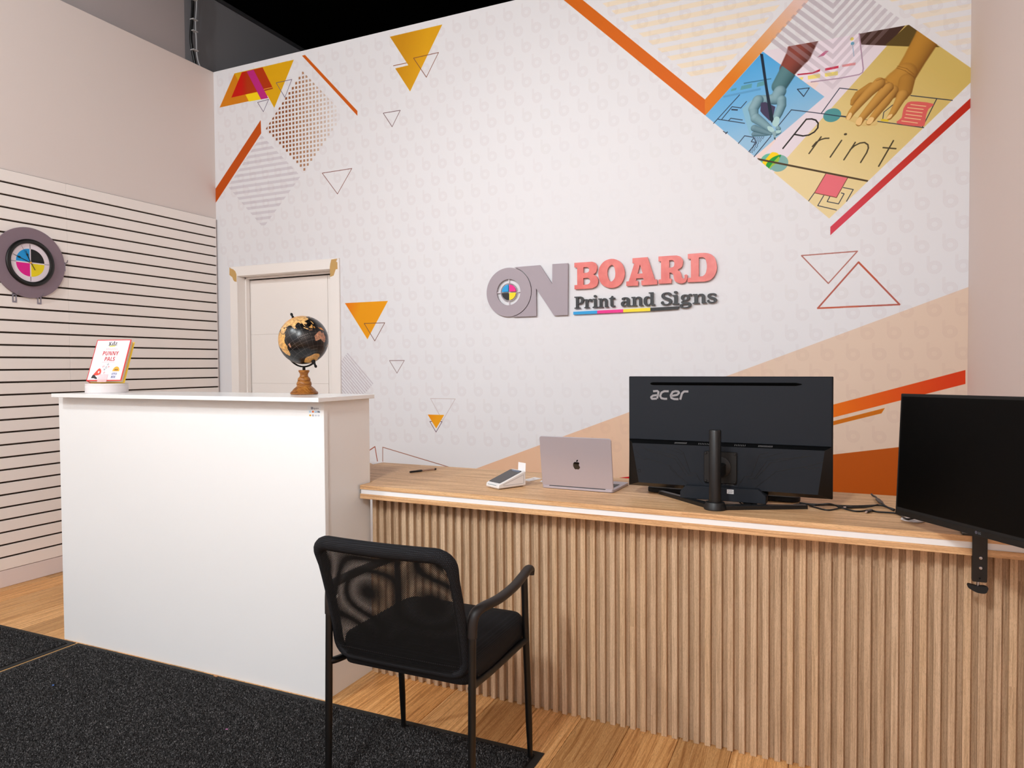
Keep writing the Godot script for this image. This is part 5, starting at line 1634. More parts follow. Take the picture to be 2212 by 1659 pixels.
# a triangle for generate_normals(), facing away from a point inside
func raw(st: SurfaceTool, a: Vector3, b: Vector3, c: Vector3, inside: Vector3):
	var g := (b - a).cross(c - a)
	if g.dot((a + b + c) / 3.0 - inside) > 0.0:
		st.add_vertex(a); st.add_vertex(c); st.add_vertex(b)
	else:
		st.add_vertex(a); st.add_vertex(b); st.add_vertex(c)


func chair():
	var o := Vector3(3.43, 0, 2.36)
	var t := thing("visitor_chair", "black visitor chair with a see-through mesh back and armrests, facing the desk", "chair", o)
	var metal := plain(Color(0.022, 0.022, 0.024), 0.42)
	var cloth := plain(Color(0.014, 0.0145, 0.017), 0.85, 0.0, 0.35)
	cloth.albedo_color = Color(1, 1, 1)
	var weave := Image.create(32, 32, false, Image.FORMAT_RGB8)
	weave.fill(Color(0.075, 0.078, 0.085))
	for q in [Vector2i(4, 4), Vector2i(20, 4), Vector2i(12, 20), Vector2i(28, 20)]:
		for i in 7:
			for j in 5:
				weave.set_pixel((q.x + i) % 32, (q.y + j) % 32, Color(0.20, 0.215, 0.24))
	cloth.albedo_texture = ImageTexture.create_from_image(weave)
	cloth.uv1_triplanar = true
	cloth.uv1_scale = Vector3(100, 100, 100)
	var plastic := plain(Color(0.10, 0.075, 0.068), 0.5)
	var net := plain(Color(0.02, 0.021, 0.024), 0.55, 0.0, 0.4)
	# legs: rear ones upright, front ones splay a little and taper to the foot
	for sx in [-1.0, 1.0]:
		var x := 3.182 if sx < 0.0 else 3.684
		var st := begin()
		tube(st, PackedVector3Array([Vector3(x, 0.002, 2.585) - o, Vector3(x, 0.03, 2.583) - o, Vector3(x, 0.33, 2.574) - o, Vector3(x, 0.60, 2.567) - o]), [0.009, 0.0105, 0.0112, 0.0112], 16)
		part("leg", st, metal, t)
		var xf := 3.178 if sx < 0.0 else 3.683
		var bow := 0.034 if sx < 0.0 else 0.022
		st = begin()
		tube(st, PackedVector3Array([Vector3(xf, 0.002, 2.15) - o, Vector3(xf, 0.01, 2.151) - o, Vector3(xf - sx * 0.001, 0.13, 2.158) - o, Vector3(xf - sx * 0.002, 0.40, 2.176) - o, Vector3(xf - sx * 0.003, 0.635, 2.186) - o]), [0.0075, 0.0082, 0.0112, 0.0112, 0.0112], 16)
		part("leg", st, metal, t)
		# arm: from a sleeve on the rear leg, bowed outwards, to a rolled front end
		st = begin()
		tube(st, curve(PackedVector3Array([Vector3(x, 0.565, 2.568) - o, Vector3(x, 0.605, 2.566) - o, Vector3(x + sx * 0.004, 0.632, 2.556) - o, Vector3(x + sx * bow * 0.6, 0.642, 2.525) - o, Vector3(x + sx * bow, 0.640, 2.44) - o, Vector3(x + sx * bow * 0.9, 0.642, 2.33) - o, Vector3(x + sx * 0.010, 0.648, 2.235) - o, Vector3(x + sx * 0.004, 0.655, 2.175) - o, Vector3(x + sx * 0.002, 0.650, 2.150) - o, Vector3(x, 0.632, 2.148) - o]), 5),
			PackedFloat32Array(radii_along(46, 0.0135, 0.0125)), 14, true, 1.25, Vector3(1, 0, 0))
		part("armrest", st, plastic, t)
		# side rail under the seat
		st = begin()
		tube(st, curve(PackedVector3Array([Vector3(x, 0.418, 2.572) - o, Vector3(x - sx * 0.012, 0.415, 2.54) - o, Vector3(x - sx * 0.018, 0.405, 2.40) - o, Vector3(x - sx * 0.012, 0.412, 2.24) - o, Vector3(x - sx * 0.003, 0.42, 2.18) - o]), 5), 0.011, 12)
		part("side_rail", st, metal, t)
	var st := begin()
	tube(st, PackedVector3Array([Vector3(3.2, 0.43, 2.49) - o, Vector3(3.666, 0.43, 2.49) - o]), 0.010, 12)
	tube(st, PackedVector3Array([Vector3(3.2, 0.412, 2.27) - o, Vector3(3.666, 0.412, 2.27) - o]), 0.010, 12)
	part("cross_rail", st, metal, t)
	st = begin()
	cushion(st, 3.432 - o.x, 2.335 - o.z, 0.475, 0.42, [[0.02, 0.402, 0.0], [0.006, 0.408, 0.0], [0.0, 0.445, 0.0], [0.0, 0.468, 0.0], [0.004, 0.484, 0.2], [0.014, 0.495, 0.4], [0.035, 0.502, 0.7], [0.09, 0.506, 1.0], [0.15, 0.507, 1.0]], 0.055, 0.014)
	part("seat", st, cloth, t)
	# back: a padded frame with two layers of net
	var y0 := 0.438
	var y1 := 0.815
	var hw := 0.226
	var loop := PackedVector3Array()
	var rad := []
	var outline := rrect(-hw, y0, hw, y1, 0.045, 6)
	var path := PackedVector2Array()
	for i in outline.size():
		var a := outline[i]
		var b := outline[(i + 1) % outline.size()]
		var n := maxi(1, int(a.distance_to(b) / 0.03))
		for k in n:
			path.append(a.lerp(b, float(k) / n))
	path.append(path[0])
	path.append(path[1])
	path.append(path[2])
	for p in path:
		loop.append(rear(p.x, p.y))
		rad.append(0.0145 + 0.007 * smoothstep(0.74, 0.81, p.y))
	st = begin()
	tube(st, loop, rad, 14, false, 1.0, Vector3(0, 0, 1))
	part("back_frame", st, cloth, t)
	st = begin()
	net_layer(st, hw, y0, y1, 0.013, 0.0050, 0.0021, 1.0)
	net_layer(st, hw, y0, y1, 0.0145, 0.0050, 0.0012, -1.0)
	part("mesh_back", st, net, t)
	st = begin()
	net_layer(st, hw, y0, y1, -0.013, 0.0050, 0.0020, 1.0, true)
	part("mesh_back", st, net, t)
	# sewn seam near the lower edge
	st = begin()
	for k in 60:
		var s := -hw + 0.01 + (2.0 * hw - 0.02) * k / 59.0
		box(st, rear(s, y0 + 0.03, 0.016), Vector3(0.004, 0.0012, 0.0012))
	for k in 46:
		box(st, rear(hw - 0.008, y0 + 0.03 + 0.006 * k, 0.017), Vector3(0.0012, 0.003, 0.0012))
	part("seam", st, plain(Color(0.09, 0.09, 0.10), 0.7), t)


func radii_along(n: int, a: float, b: float) -> Array:
	var out := []
	for i in n:
		var f := float(i) / (n - 1)
		out.append(lerpf(0.0115, a, smoothstep(0.0, 0.25, f)) if f < 0.5 else lerpf(a, b, smoothstep(0.5, 1.0, f)))
	return out


func net_layer(st: SurfaceTool, hw: float, y0: float, y1: float, off: float, pitch: float, width: float, slope: float, sag := false):
	var h := y1 - y0
	var c := -hw - absf(slope) * h
	while c < hw + absf(slope) * h:
		# s = c + slope * (y - y0), kept between the sides
		var ya := y0
		var yb := y1
		if slope > 0.0:
			ya = maxf(y0, y0 + (-hw - c) / slope)
			yb = minf(y1, y0 + (hw - c) / slope)
		else:
			ya = maxf(y0, y0 + (hw - c) / slope)
			yb = minf(y1, y0 + (-hw - c) / slope)
		if yb - ya > 0.004:
			var n := maxi(1, int((yb - ya) / 0.018))
			var half := width / 2.0 * sqrt(1.0 + slope * slope)
			for i in n:
				var p := ya + (yb - ya) * i / n
				var q := ya + (yb - ya) * (i + 1) / n
				var sp := c + slope * (p - y0)
				var sq := c + slope * (q - y0)
				if sag:      # the front layer is stretched unevenly
					sp += 0.0042 * sin(sp * 15.0 + p * 9.0) + 0.0035 * cos(p * 22.0 - sp * 11.0)
					sq += 0.0042 * sin(sq * 15.0 + q * 9.0) + 0.0035 * cos(q * 22.0 - sq * 11.0)
				var mid := Vector2(absf(sp + sq) * 0.5, absf((p + q) * 0.5 - (y0 + y1) * 0.5)) - Vector2(hw - 0.045, h * 0.5 - 0.045)
				if Vector2(maxf(mid.x, 0.0), maxf(mid.y, 0.0)).length() > 0.036:
					continue
				quad(st, rear(sp - half, p, off), rear(sp + half, p, off), rear(sq + half, q, off), rear(sq - half, q, off), Vector3(0, 0, 1))
		c += pitch


# ---------------------------------------------------------------- things on the counter

func globe():
	var at := Vector3(2.5096, 1.2137, 1.8852)
	var t := thing("desk_globe", "antique style black and gold globe on a turned wooden base", "globe", at)
	var oak := wood(ImageTexture.create_from_image(wood_image(51, Color(0.36, 0.19, 0.07), Color(0.58, 0.36, 0.15), Color(0.72, 0.50, 0.24), 0.4)), null, Vector3.ZERO, Color(1, 1, 1), 0.35, Vector3(3, 9, 3))
	oak.uv1_world_triplanar = false
	var st := begin()
	lathe(st, PackedVector2Array([Vector2(0.0000, 0), Vector2(0.0553, 0), Vector2(0.0589, 0.003), Vector2(0.0589, 0.008), Vector2(0.0553, 0.012), Vector2(0.0537, 0.014), Vector2(0.0506, 0.016), Vector2(0.0458, 0.023), Vector2(0.0371, 0.031), Vector2(0.0308, 0.036), Vector2(0.0304, 0.038), Vector2(0.0320, 0.042), Vector2(0.0320, 0.048), Vector2(0.0292, 0.055), Vector2(0.0269, 0.058), Vector2(0.0273, 0.064), Vector2(0.0253, 0.071), Vector2(0.0213, 0.075), Vector2(0.0186, 0.078), Vector2(0.0170, 0.084), Vector2(0.0174, 0.090), Vector2(0.0217, 0.097), Vector2(0.0233, 0.100), Vector2(0.0233, 0.104), Vector2(0.0213, 0.106), Vector2(0.0000, 0.106)]), 40)
	part("base", st, oak, t)
	var iron := plain(Color(0.02, 0.02, 0.022), 0.35, 0.6)
	st = begin()
	tube(st, PackedVector3Array([Vector3(0, 0.104, 0), Vector3(0, 0.122, 0)]), 0.0065, 14)
	part("stem", st, iron, t)
	# the ball, its axis tipped to the right and towards the front
	var view := (Vector3(4.6033, 1.335, 4.3211) - at - Vector3(0, 0.237, 0)).normalized()
	var right := Vector3.UP.cross(view).normalized()
	var up := view.cross(right)
	var south := (right * 0.36 - up * 0.83 + view * 0.42).normalized()
	var r := 0.1055
	var c := Vector3(0, 0.2365, 0)
	var y := -south
	# longitude 80 east faces the front
	var x := (view - y * view.dot(y)).normalized()
	var z := x.cross(y)
	st = begin()
	var nu := 72
	var nv := 36
	for i in nu:
		for j in nv:
			var p := []
			var n := []
			var u := []
			for q in [[0, 0], [1, 0], [1, 1], [0, 1]]:
				var lon: float = TAU * (i + q[0]) / nu - PI
				var lat: float = PI * (j + q[1]) / nv - PI / 2.0
				var a: float = lon - deg_to_rad(84.0)
				# east runs to the right seen from outside
				var d := x * cos(lat) * cos(a) + y * sin(lat) - z * sin(a) * cos(lat)
				p.append(c + d * r)
				n.append(d)
				u.append(Vector2(float(i + q[0]) / nu, 1.0 - float(j + q[1]) / nv))
			squad(st, p, n, u)
	var gm := plain(Color(1, 1, 1), 0.28)
	gm.albedo_texture = ImageTexture.create_from_image(globe_map())
	part("globe_ball", st, gm, t)
	# half meridian from pole to pole through the lowest point
	var low := (Vector3.DOWN - south * Vector3.DOWN.dot(south))
	var side := (-right * 0.9 - view * 0.5)
	low = (low.normalized() + (side - south * side.dot(south)).normalized() * 0.05).normalized()
	var arc := PackedVector3Array()
	for k in 33:
		var a := PI * k / 32.0
		arc.append(c + (south * cos(a) + low * sin(a)) * (r + 0.0105))
	st = begin()
	tube(st, arc, 0.0036, 10, true, 1.7, south.cross(low))
	part("meridian_arc", st, iron, t)
	for s in [1.0, -1.0]:
		st = begin()
		var up_y: Vector3 = south * s
		var bx := up_y.cross(Vector3(0.3, 0.2, 0.9)).normalized()
		lathe(st, PackedVector2Array([Vector2(0.0, 0), Vector2(0.0085, 0.0), Vector2(0.009, 0.006), Vector2(0.006, 0.011), Vector2(0.0042, 0.020), Vector2(0.0048, 0.024), Vector2(0.006, 0.027), Vector2(0.0058, 0.031), Vector2(0.003, 0.035), Vector2(0, 0.0355)]), 18, Transform3D(Basis(bx, up_y, bx.cross(up_y)), c + up_y * (r + 0.001)))
		part("finial", st, iron, t)


# gold lands on a black sea with pale graticule, as longitude by latitude
func globe_map() -> Image:
	var w := 1440
	var h := 720
	var im := Image.create(w, h, false, Image.FORMAT_RGB8)
	im.fill(Color(0.045, 0.042, 0.045))
	var n := noise(0.02, 4, 17)
	var lands := [
		[[-17, 15], [-16, 22], [-9, 31], [-5, 36], [10, 37], [11, 33], [20, 32], [31, 31], [34, 27], [37, 21], [43, 12], [51, 12], [48, 5], [41, -2], [39, -8], [40, -16], [35, -21], [33, -27], [27, -34], [19, -35], [15, -27], [12, -17], [13, -8], [9, 0], [9, 5], [2, 6], [-8, 4], [-13, 9]],
		[[-9, 37], [-9, 43], [-1, 44], [-4, 48], [3, 51], [9, 54], [8, 57], [12, 56], [20, 55], [28, 60], [24, 65], [18, 62], [11, 59], [5, 59], [12, 66], [20, 70], [30, 71], [42, 67], [55, 69], [70, 73], [85, 74], [105, 78], [115, 74], [140, 73], [160, 70], [180, 69], [180, 65], [170, 60], [163, 57], [157, 51], [156, 58], [143, 59], [136, 54], [140, 47], [131, 43], [128, 39], [126, 35], [125, 40], [120, 39], [122, 37], [120, 34], [122, 30], [118, 24], [110, 21], [106, 20], [109, 12], [105, 9], [100, 13], [103, 2], [99, 8], [98, 16], [94, 16], [91, 22], [87, 21], [80, 15], [80, 10], [77, 8], [73, 17], [72, 21], [67, 25], [58, 26], [56, 27], [52, 29], [48, 30], [51, 25], [56, 26], [59, 22], [52, 16], [44, 13], [39, 21], [35, 28], [36, 36], [28, 37], [27, 41], [35, 42], [41, 42], [38, 47], [31, 46], [28, 41], [22, 37], [19, 42], [13, 45], [18, 40], [15, 38], [9, 44], [3, 42], [-1, 37]],
		[[114, -22], [114, -34], [118, -35], [124, -33], [131, -31], [138, -35], [144, -38], [150, -37], [153, -29], [150, -23], [146, -18], [143, -11], [141, -17], [136, -15], [136, -12], [131, -12], [127, -14], [122, -18]],
		[[131, -1], [135, -3], [141, -2], [147, -6], [150, -10], [144, -8], [138, -8], [133, -4]],
		[[109, 1], [113, 3], [117, 7], [119, 5], [117, 0], [116, -4], [110, -3]],
		[[95, 5], [100, 2], [106, -5], [102, -4], [97, 1]], [[106, -6], [114, -7], [114, -8], [107, -8]], [[119, 0], [124, 1], [121, -1], [123, -4], [121, -3], [120, -5]], [[120, 18], [122, 17], [125, 8], [122, 8], [121, 14]], [[130, 32], [136, 34], [140, 36], [142, 44], [138, 37], [132, 34]],
		[[44, -16], [50, -15], [47, -25], [44, -24]], [[80, 9], [82, 7], [80, 6]], [[145, -41], [148, -41], [147, -43]], [[172, -35], [178, -38], [174, -41], [171, -44], [167, -46], [172, -41]],
		[[-168, 66], [-140, 70], [-110, 68], [-95, 72], [-80, 63], [-65, 60], [-56, 52], [-66, 45], [-75, 36], [-81, 26], [-90, 30], [-97, 27], [-95, 18], [-87, 20], [-83, 10], [-78, 8], [-95, 15], [-106, 22], [-117, 33], [-124, 42], [-130, 54], [-150, 60]],
		[[-78, 8], [-62, 10], [-50, 1], [-35, -7], [-40, -22], [-58, -38], [-66, -54], [-74, -50], [-71, -20], [-81, -5]],
		[[-180, -78], [-150, -76], [-100, -73], [-62, -65], [-60, -76], [-30, -77], [0, -70], [30, -69], [55, -66], [80, -68], [110, -66], [140, -67], [170, -72], [180, -78], [180, -90], [-180, -90]],
		[[-50, 60], [-22, 70], [-20, 80], [-60, 82], [-55, 70]]]
	var gold := [Color(0.88, 0.66, 0.36), Color(0.90, 0.70, 0.45), Color(0.78, 0.55, 0.42), Color(0.92, 0.58, 0.18)]
	for q in lands.size():
		var pts := PackedVector2Array()
		for p in lands[q]:
			pts.append(Vector2((p[0] + 180.0) / 360.0 * w, (90.0 - p[1]) / 180.0 * h))
		var lo := 1e9
		var hi := 0.0
		for p in pts:
			lo = minf(lo, p.y)
			hi = maxf(hi, p.y)
		for y in range(int(lo), mini(int(hi) + 1, h)):
			var xs := []
			for i in pts.size():
				var a := pts[i]
				var b := pts[(i + 1) % pts.size()]
				if (a.y <= y + 0.5) != (b.y <= y + 0.5):
					xs.append(a.x + (b.x - a.x) * (y + 0.5 - a.y) / (b.y - a.y) + n.get_noise_2d(y * 3.0, i * 40.0) * 6.0)
			xs.sort()
			for i in range(0, xs.size() - 1, 2):
				for x in range(maxi(0, int(xs[i])), mini(w, int(xs[i + 1]))):
					var v := n.get_noise_2d(x * 1.2, y * 1.2)
					var c: Color = gold[q % 4] if q != 1 else (gold[1].lerp(gold[3], smoothstep(0.35, 0.6, 1.0 - float(y) / (h * 0.42))))
					var k := c * (1.0 + 0.35 * v)
					if absf(fmod(absf(v) * 9.0, 1.0) - 0.5) < 0.10:
						k = k.darkened(0.5)
					im.set_pixel(x, y, k)
	# ink lines over the sea and lands: graticule and a few rings
	var pale := Color(0.58, 0.54, 0.53)
	for lon in range(-180, 180, 15):
		var x := int((lon + 180.0) / 360.0 * w)
		for y in h:
			for e in 2:
				im.set_pixel((x + e) % w, y, im.get_pixel((x + e) % w, y).lerp(pale, 0.6))
	for lat in [-75, -60, -45, -30, -23, -15, 0, 15, 30, 45, 60, 75]:
		var y := int((90.0 - lat) / 180.0 * h)
		for x in w:
			for e in 2:
				im.set_pixel(x, y + e, im.get_pixel(x, y + e).lerp(pale, 0.6))
	# rows of small capital strokes where the ocean is named
	var rng := RandomNumberGenerator.new()
	rng.seed = 3
	for row in [[74.0, -13.0, 7], [80.0, -19.0, 6], [95.0, -52.0, 7], [60.0, -62.0, 8]]:
		for i in row[2]:
			var x := int((row[0] + 4.0 * i + 180.0) / 360.0 * w)
			var y := int((90.0 - row[1]) / 180.0 * h)
			for k in 9:
				im.set_pixel(x, y + k, Color(0.6, 0.56, 0.54))
				im.set_pixel(x + 1, y + k, Color(0.6, 0.56, 0.54))
				im.set_pixel(x + 5, y + k, Color(0.5, 0.46, 0.44))
			for k in 5:
				im.set_pixel(x + k, y + rng.randi_range(0, 8), Color(0.6, 0.56, 0.54))
	return im


func book():
	var at := Vector3(1.346, 1.2137, 1.965)
	var t := thing("display_stand", "round white display stand with a clear lip on the counter top", "stand", at)
	var st := begin()
	lathe(st, PackedVector2Array([Vector2(0, 0), Vector2(0.092, 0), Vector2(0.094, 0.002), Vector2(0.094, 0.0335), Vector2(0.0925, 0.0345), Vector2(0.0925, 0.0355), Vector2(0.094, 0.0365), Vector2(0.094, 0.043), Vector2(0.092, 0.045), Vector2(0, 0.045)]), 64)
	part("round_base", st, plain(Color(0.92, 0.89, 0.89), 0.35), t)
	# sloping rest behind the book and a lip in front of it
	var lean := 0.42
	var turn := 0.35
	var tilt := Basis(Vector3.UP, turn) * Basis(Vector3.RIGHT, -lean)
	var foot := Vector3(0.0320, 0.0588, 0.0404)
	st = begin()
	box(st, foot + tilt * Vector3(0.0, 0.045, -0.0345), Vector3(0.075, 0.12, 0.003), 0.001, tilt)
	box(st, foot + Basis(Vector3.UP, turn) * Vector3(0.0, 0.012, -0.064), Vector3(0.07, 0.054, 0.004), 0.001, Basis(Vector3.UP, turn) * Basis(Vector3.RIGHT, 0.3))
	part("sloping_rest", st, plain(Color(0.9, 0.80, 0.76), 0.4), t)
	var clear := plain(Color(1.0, 0.86, 0.87, 0.35), 0.1)
	clear.transparency = BaseMaterial3D.TRANSPARENCY_ALPHA
	st = begin()
	box(st, foot + tilt * Vector3(-0.006, 0.012, 0.0032), Vector3(0.048, 0.042, 0.003), 0.001, tilt)
	part("front_lip", st, clear, t, "clear plastic lip")
	# the book itself
	var b := thing("joke_book", "small hardback book with a red edge leaning on the round stand", "book", at + foot)
	b.basis = tilt
	var w := 0.178
	var h := 0.222
	var d := 0.032
	st = begin()
	box(st, Vector3(0, h / 2, -0.0015), Vector3(w, h, 0.003), 0.0008)
	part("front_board", st, plain(Color(0.891, 0.158, 0.174), 0.35), b, "red bordered front cover")
	st = begin()
	box(st, Vector3(0, h / 2, 0.0003), Vector3(w - 0.010, h - 0.010, 0.0008), 0.0002)
	part("cover_print", st, plain(Color(0.945, 0.921, 0.953), 0.35), b)
	st = begin()
	box(st, Vector3(0, h / 2, -d + 0.0015), Vector3(w, h, 0.003), 0.0008)
	part("back_board", st, plain(Color(0.946, 0.808, 0.237), 0.35), b, "yellow back cover")
	st = begin()
	box(st, Vector3(-0.003, h / 2, -d / 2), Vector3(w - 0.010, h - 0.008, d - 0.006))
	part("page_block", st, plain(Color(0.945, 0.880, 0.791), 0.7), b)
	st = begin()
	box(st, Vector3(-w / 2 + 0.0015, h / 2, -d / 2), Vector3(0.003, h, d), 0.0008)
	part("spine", st, plain(Color(0.891, 0.158, 0.174), 0.35), b)
	var red := plain(Color(0.772, 0.158, 0.158), 0.5)
	var ink := plain(Color(0.05, 0.06, 0.08), 0.5)
	var face := func(x: float, y: float) -> Transform3D: return Transform3D(Basis(), Vector3(x, y, 0.0009))
	text("lettering", "Kdz", 0.028, 0.0005, ink, b, Transform3D(Basis(Vector3.BACK, 0.06), Vector3(0.0, 0.188, 0.0009)), true, true)
	st = begin()
	box(st, Vector3(0.0, 0.175, 0.0009), Vector3(0.036, 0.005, 0.0005), 0.0, Basis(Vector3.BACK, 0.06))
	part("yellow_stroke", st, plain(Color(0.934, 0.857, 0.308), 0.5), b)
	st = begin()
	for k in 8:
		var x := -0.031 + 0.009 * k
		box(st, Vector3(x, 0.1605, 0.0009), Vector3(0.0012, 0.007, 0.0005), 0.0, Basis(Vector3.BACK, 0.4 * sin(k * 2.1)))
		box(st, Vector3(x + 0.0035, 0.159 + 0.002 * sin(k * 1.7), 0.0009), Vector3(0.005, 0.0011, 0.0005))
	part("small_print", st, plain(Color(0.833, 0.467, 0.467), 0.5), b)
	text("lettering", "PUNNY", 0.0285, 0.0005, red, b, face.call(0.0, 0.138), false, true)
	text("lettering", "PALS", 0.0285, 0.0005, red, b, face.call(0.004, 0.109), false, true)
	st = begin()
	box(st, Vector3(0.0, 0.0925, 0.0009), Vector3(0.078, 0.0014, 0.0005))
	part("rule", st, plain(Color(0.817, 0.661, 0.693), 0.5), b)
	# red horn with a dark grip, letters flying out of it, and a yellow dome over a bin
	st = begin()
	extrude(st, smooth2(PackedVector2Array([Vector2(-0.052, 0.056), Vector2(-0.041, 0.062), Vector2(-0.030, 0.052), Vector2(-0.028, 0.036), Vector2(-0.038, 0.028), Vector2(-0.060, 0.026), Vector2(-0.072, 0.017), Vector2(-0.077, 0.023), Vector2(-0.068, 0.035)]), 3), 0.0006, 0.0011)
	part("red_horn", st, plain(Color(0.903, 0.249, 0.155), 0.5), b)
	st = begin()
	extrude(st, smooth2(PackedVector2Array([Vector2(-0.075, 0.026), Vector2(-0.064, 0.029), Vector2(-0.052, 0.019), Vector2(-0.043, 0.014), Vector2(-0.046, 0.008), Vector2(-0.066, 0.013), Vector2(-0.078, 0.013)]), 3), 0.0009, 0.0013)
	part("dark_grip", st, ink, b)
	st = begin()
	extrude(st, ellipse(Vector2(-0.042, 0.043), 0.005, 0.006, 16), 0.0011, 0.0014)
	part("white_spot", st, plain(Color(0.85, 0.85, 0.86), 0.5), b)
	var small := [["H", -0.022, 0.071, 0.5, red], ["A", -0.012, 0.056, 0.9, ink], ["H", 0.002, 0.082, 0.4, ink], ["A", 0.010, 0.070, 0.7, red], ["O", -0.004, 0.066, 0.2, ink], ["H", -0.008, 0.04, 0.8, red]]
	for q in small:
		text("lettering", q[0], 0.016, 0.0004, q[4], b, Transform3D(Basis(Vector3.BACK, q[3]), Vector3(q[1], q[2], 0.0009)))
	st = begin()
	var dome := ellipse(Vector2(0.060, 0.047), 0.021, 0.024, 18, 0.0, PI)
	extrude(st, dome, 0.0006, 0.0011)
	part("yellow_dome", st, plain(Color(0.934, 0.661, 0.077), 0.5), b)
	st = begin()
	for x in [0.055, 0.066]:
		extrude(st, ellipse(Vector2(x, 0.054), 0.0045, 0.004, 14), 0.0011, 0.0014, Transform3D(), [ellipse(Vector2(x, 0.054), 0.0025, 0.0022, 12)])
	part("dark_mark", st, ink, b)
	st = begin()
	extrude(st, rrect(0.040, 0.008, 0.070, 0.045, 0.002), 0.0006, 0.0010)
	part("pale_bin", st, plain(Color(0.833, 0.833, 0.918), 0.5), b)
	text("lettering", "LITTLE", 0.011, 0.0004, plain(Color(0.13, 0.2, 0.4), 0.5), b, Transform3D(Basis(), Vector3(0.055, 0.034, 0.0012)), false, true)
	text("lettering", "BOX", 0.013, 0.0004, plain(Color(0.13, 0.2, 0.4), 0.5), b, Transform3D(Basis(), Vector3(0.053, 0.018, 0.0012)), false, true)
	for k in range(5, b.get_child_count()):       # the print was laid out for a wider cover
		b.get_child(k).transform = Transform3D(Basis.from_scale(Vector3(0.84, 1.06, 1.0))) * b.get_child(k).transform


# ---------------------------------------------------------------- things on the desk

const YD := 0.8311

func laptop():
	var t := thing("laptop", "open silver laptop on the desk, its lid back turned to the front", "laptop", Vector3(3.6777, YD, 1.6412), -0.0361)
	var alu := plain(Color(0.74, 0.71, 0.74), 0.4, 0.5)
	var st := begin()
	extrude(st, rrect(-0.152, -0.206, 0.152, 0.004, 0.011, 6), 0.002, 0.0115, Transform3D(Basis(Vector3.RIGHT, Vector3(0, 0, 1), Vector3.UP), Vector3.ZERO), [], INF, 0.0012)
	part("base", st, alu, t)
	st = begin()
	for x in [-0.13, 0.13]:
		for z in [-0.185, -0.02]:
			lathe(st, PackedVector2Array([Vector2(0, 0), Vector2(0.007, 0), Vector2(0.007, 0.0025), Vector2(0, 0.0025)]), 14, Transform3D(Basis(), Vector3(x, 0, z)))
	part("foot", st, M.rubber, t)
	st = begin()
	for r in 6:
		for k in 14:
			box(st, Vector3(-0.126 + 0.0194 * k, 0.0122, -0.033 - 0.0185 * r), Vector3(0.0165, 0.0014, 0.0155), 0.0004)
	part("keyboard", st, M.black, t)
	st = begin()
	box(st, Vector3(0, 0.0118, -0.172), Vector3(0.12, 0.0004, 0.062), 0.0001)
	part("trackpad", st, alu, t)
	var tilt := Transform3D(Basis(Vector3.RIGHT, 0.1444), Vector3(0, 0.008, 0.0))
	st = begin()
	extrude(st, rrect(-0.152, 0.0, 0.152, 0.2095, 0.010, 8), -0.0045, 0.0, tilt, [], INF, 0.0014)
	part("lid", st, alu, t)
	st = begin()
	extrude(st, rrect(-0.146, 0.008, 0.146, 0.204, 0.004, 4), -0.0047, -0.0049, tilt)
	part("screen", st, M.black, t)
	st = begin()
	tube(st, PackedVector3Array([Vector3(-0.12, 0.009, -0.001), Vector3(0.12, 0.009, -0.001)]), 0.005, 12)
	part("hinge", st, M.black, t)
	# dark emblem: a bitten fruit with a leaf
	var e := Transform3D(tilt.basis, tilt * Vector3(0.004, 0.095, 0.0002))
	var fruit := smooth2(PackedVector2Array([Vector2(0.0, 0.0125), Vector2(-0.006, 0.0140), Vector2(-0.0115, 0.0115), Vector2(-0.0145, 0.005), Vector2(-0.0145, -0.003), Vector2(-0.0115, -0.0105), Vector2(-0.0065, -0.0160), Vector2(-0.002, -0.0155), Vector2(0.0015, -0.0150), Vector2(0.006, -0.0162), Vector2(0.011, -0.0125), Vector2(0.0142, -0.0065), Vector2(0.012, -0.004), Vector2(0.0095, 0.001), Vector2(0.0095, 0.0055), Vector2(0.0125, 0.0100), Vector2(0.008, 0.0135), Vector2(0.003, 0.0132)]), 3)
	var glossy := plain(Color(0.015, 0.014, 0.014), 0.08, 0.0, 0.7)
	st = begin()
	extrude(st, fruit, 0.0, 0.0004, e)
	var leaf := PackedVector2Array()
	for p in ellipse(Vector2.ZERO, 0.0052, 0.0026, 18):
		leaf.append(Vector2(0.0032, 0.0195) + p.rotated(0.95))
	extrude(st, leaf, 0.0, 0.0004, e)
	part("emblem", st, glossy, t, "glossy black fruit emblem")


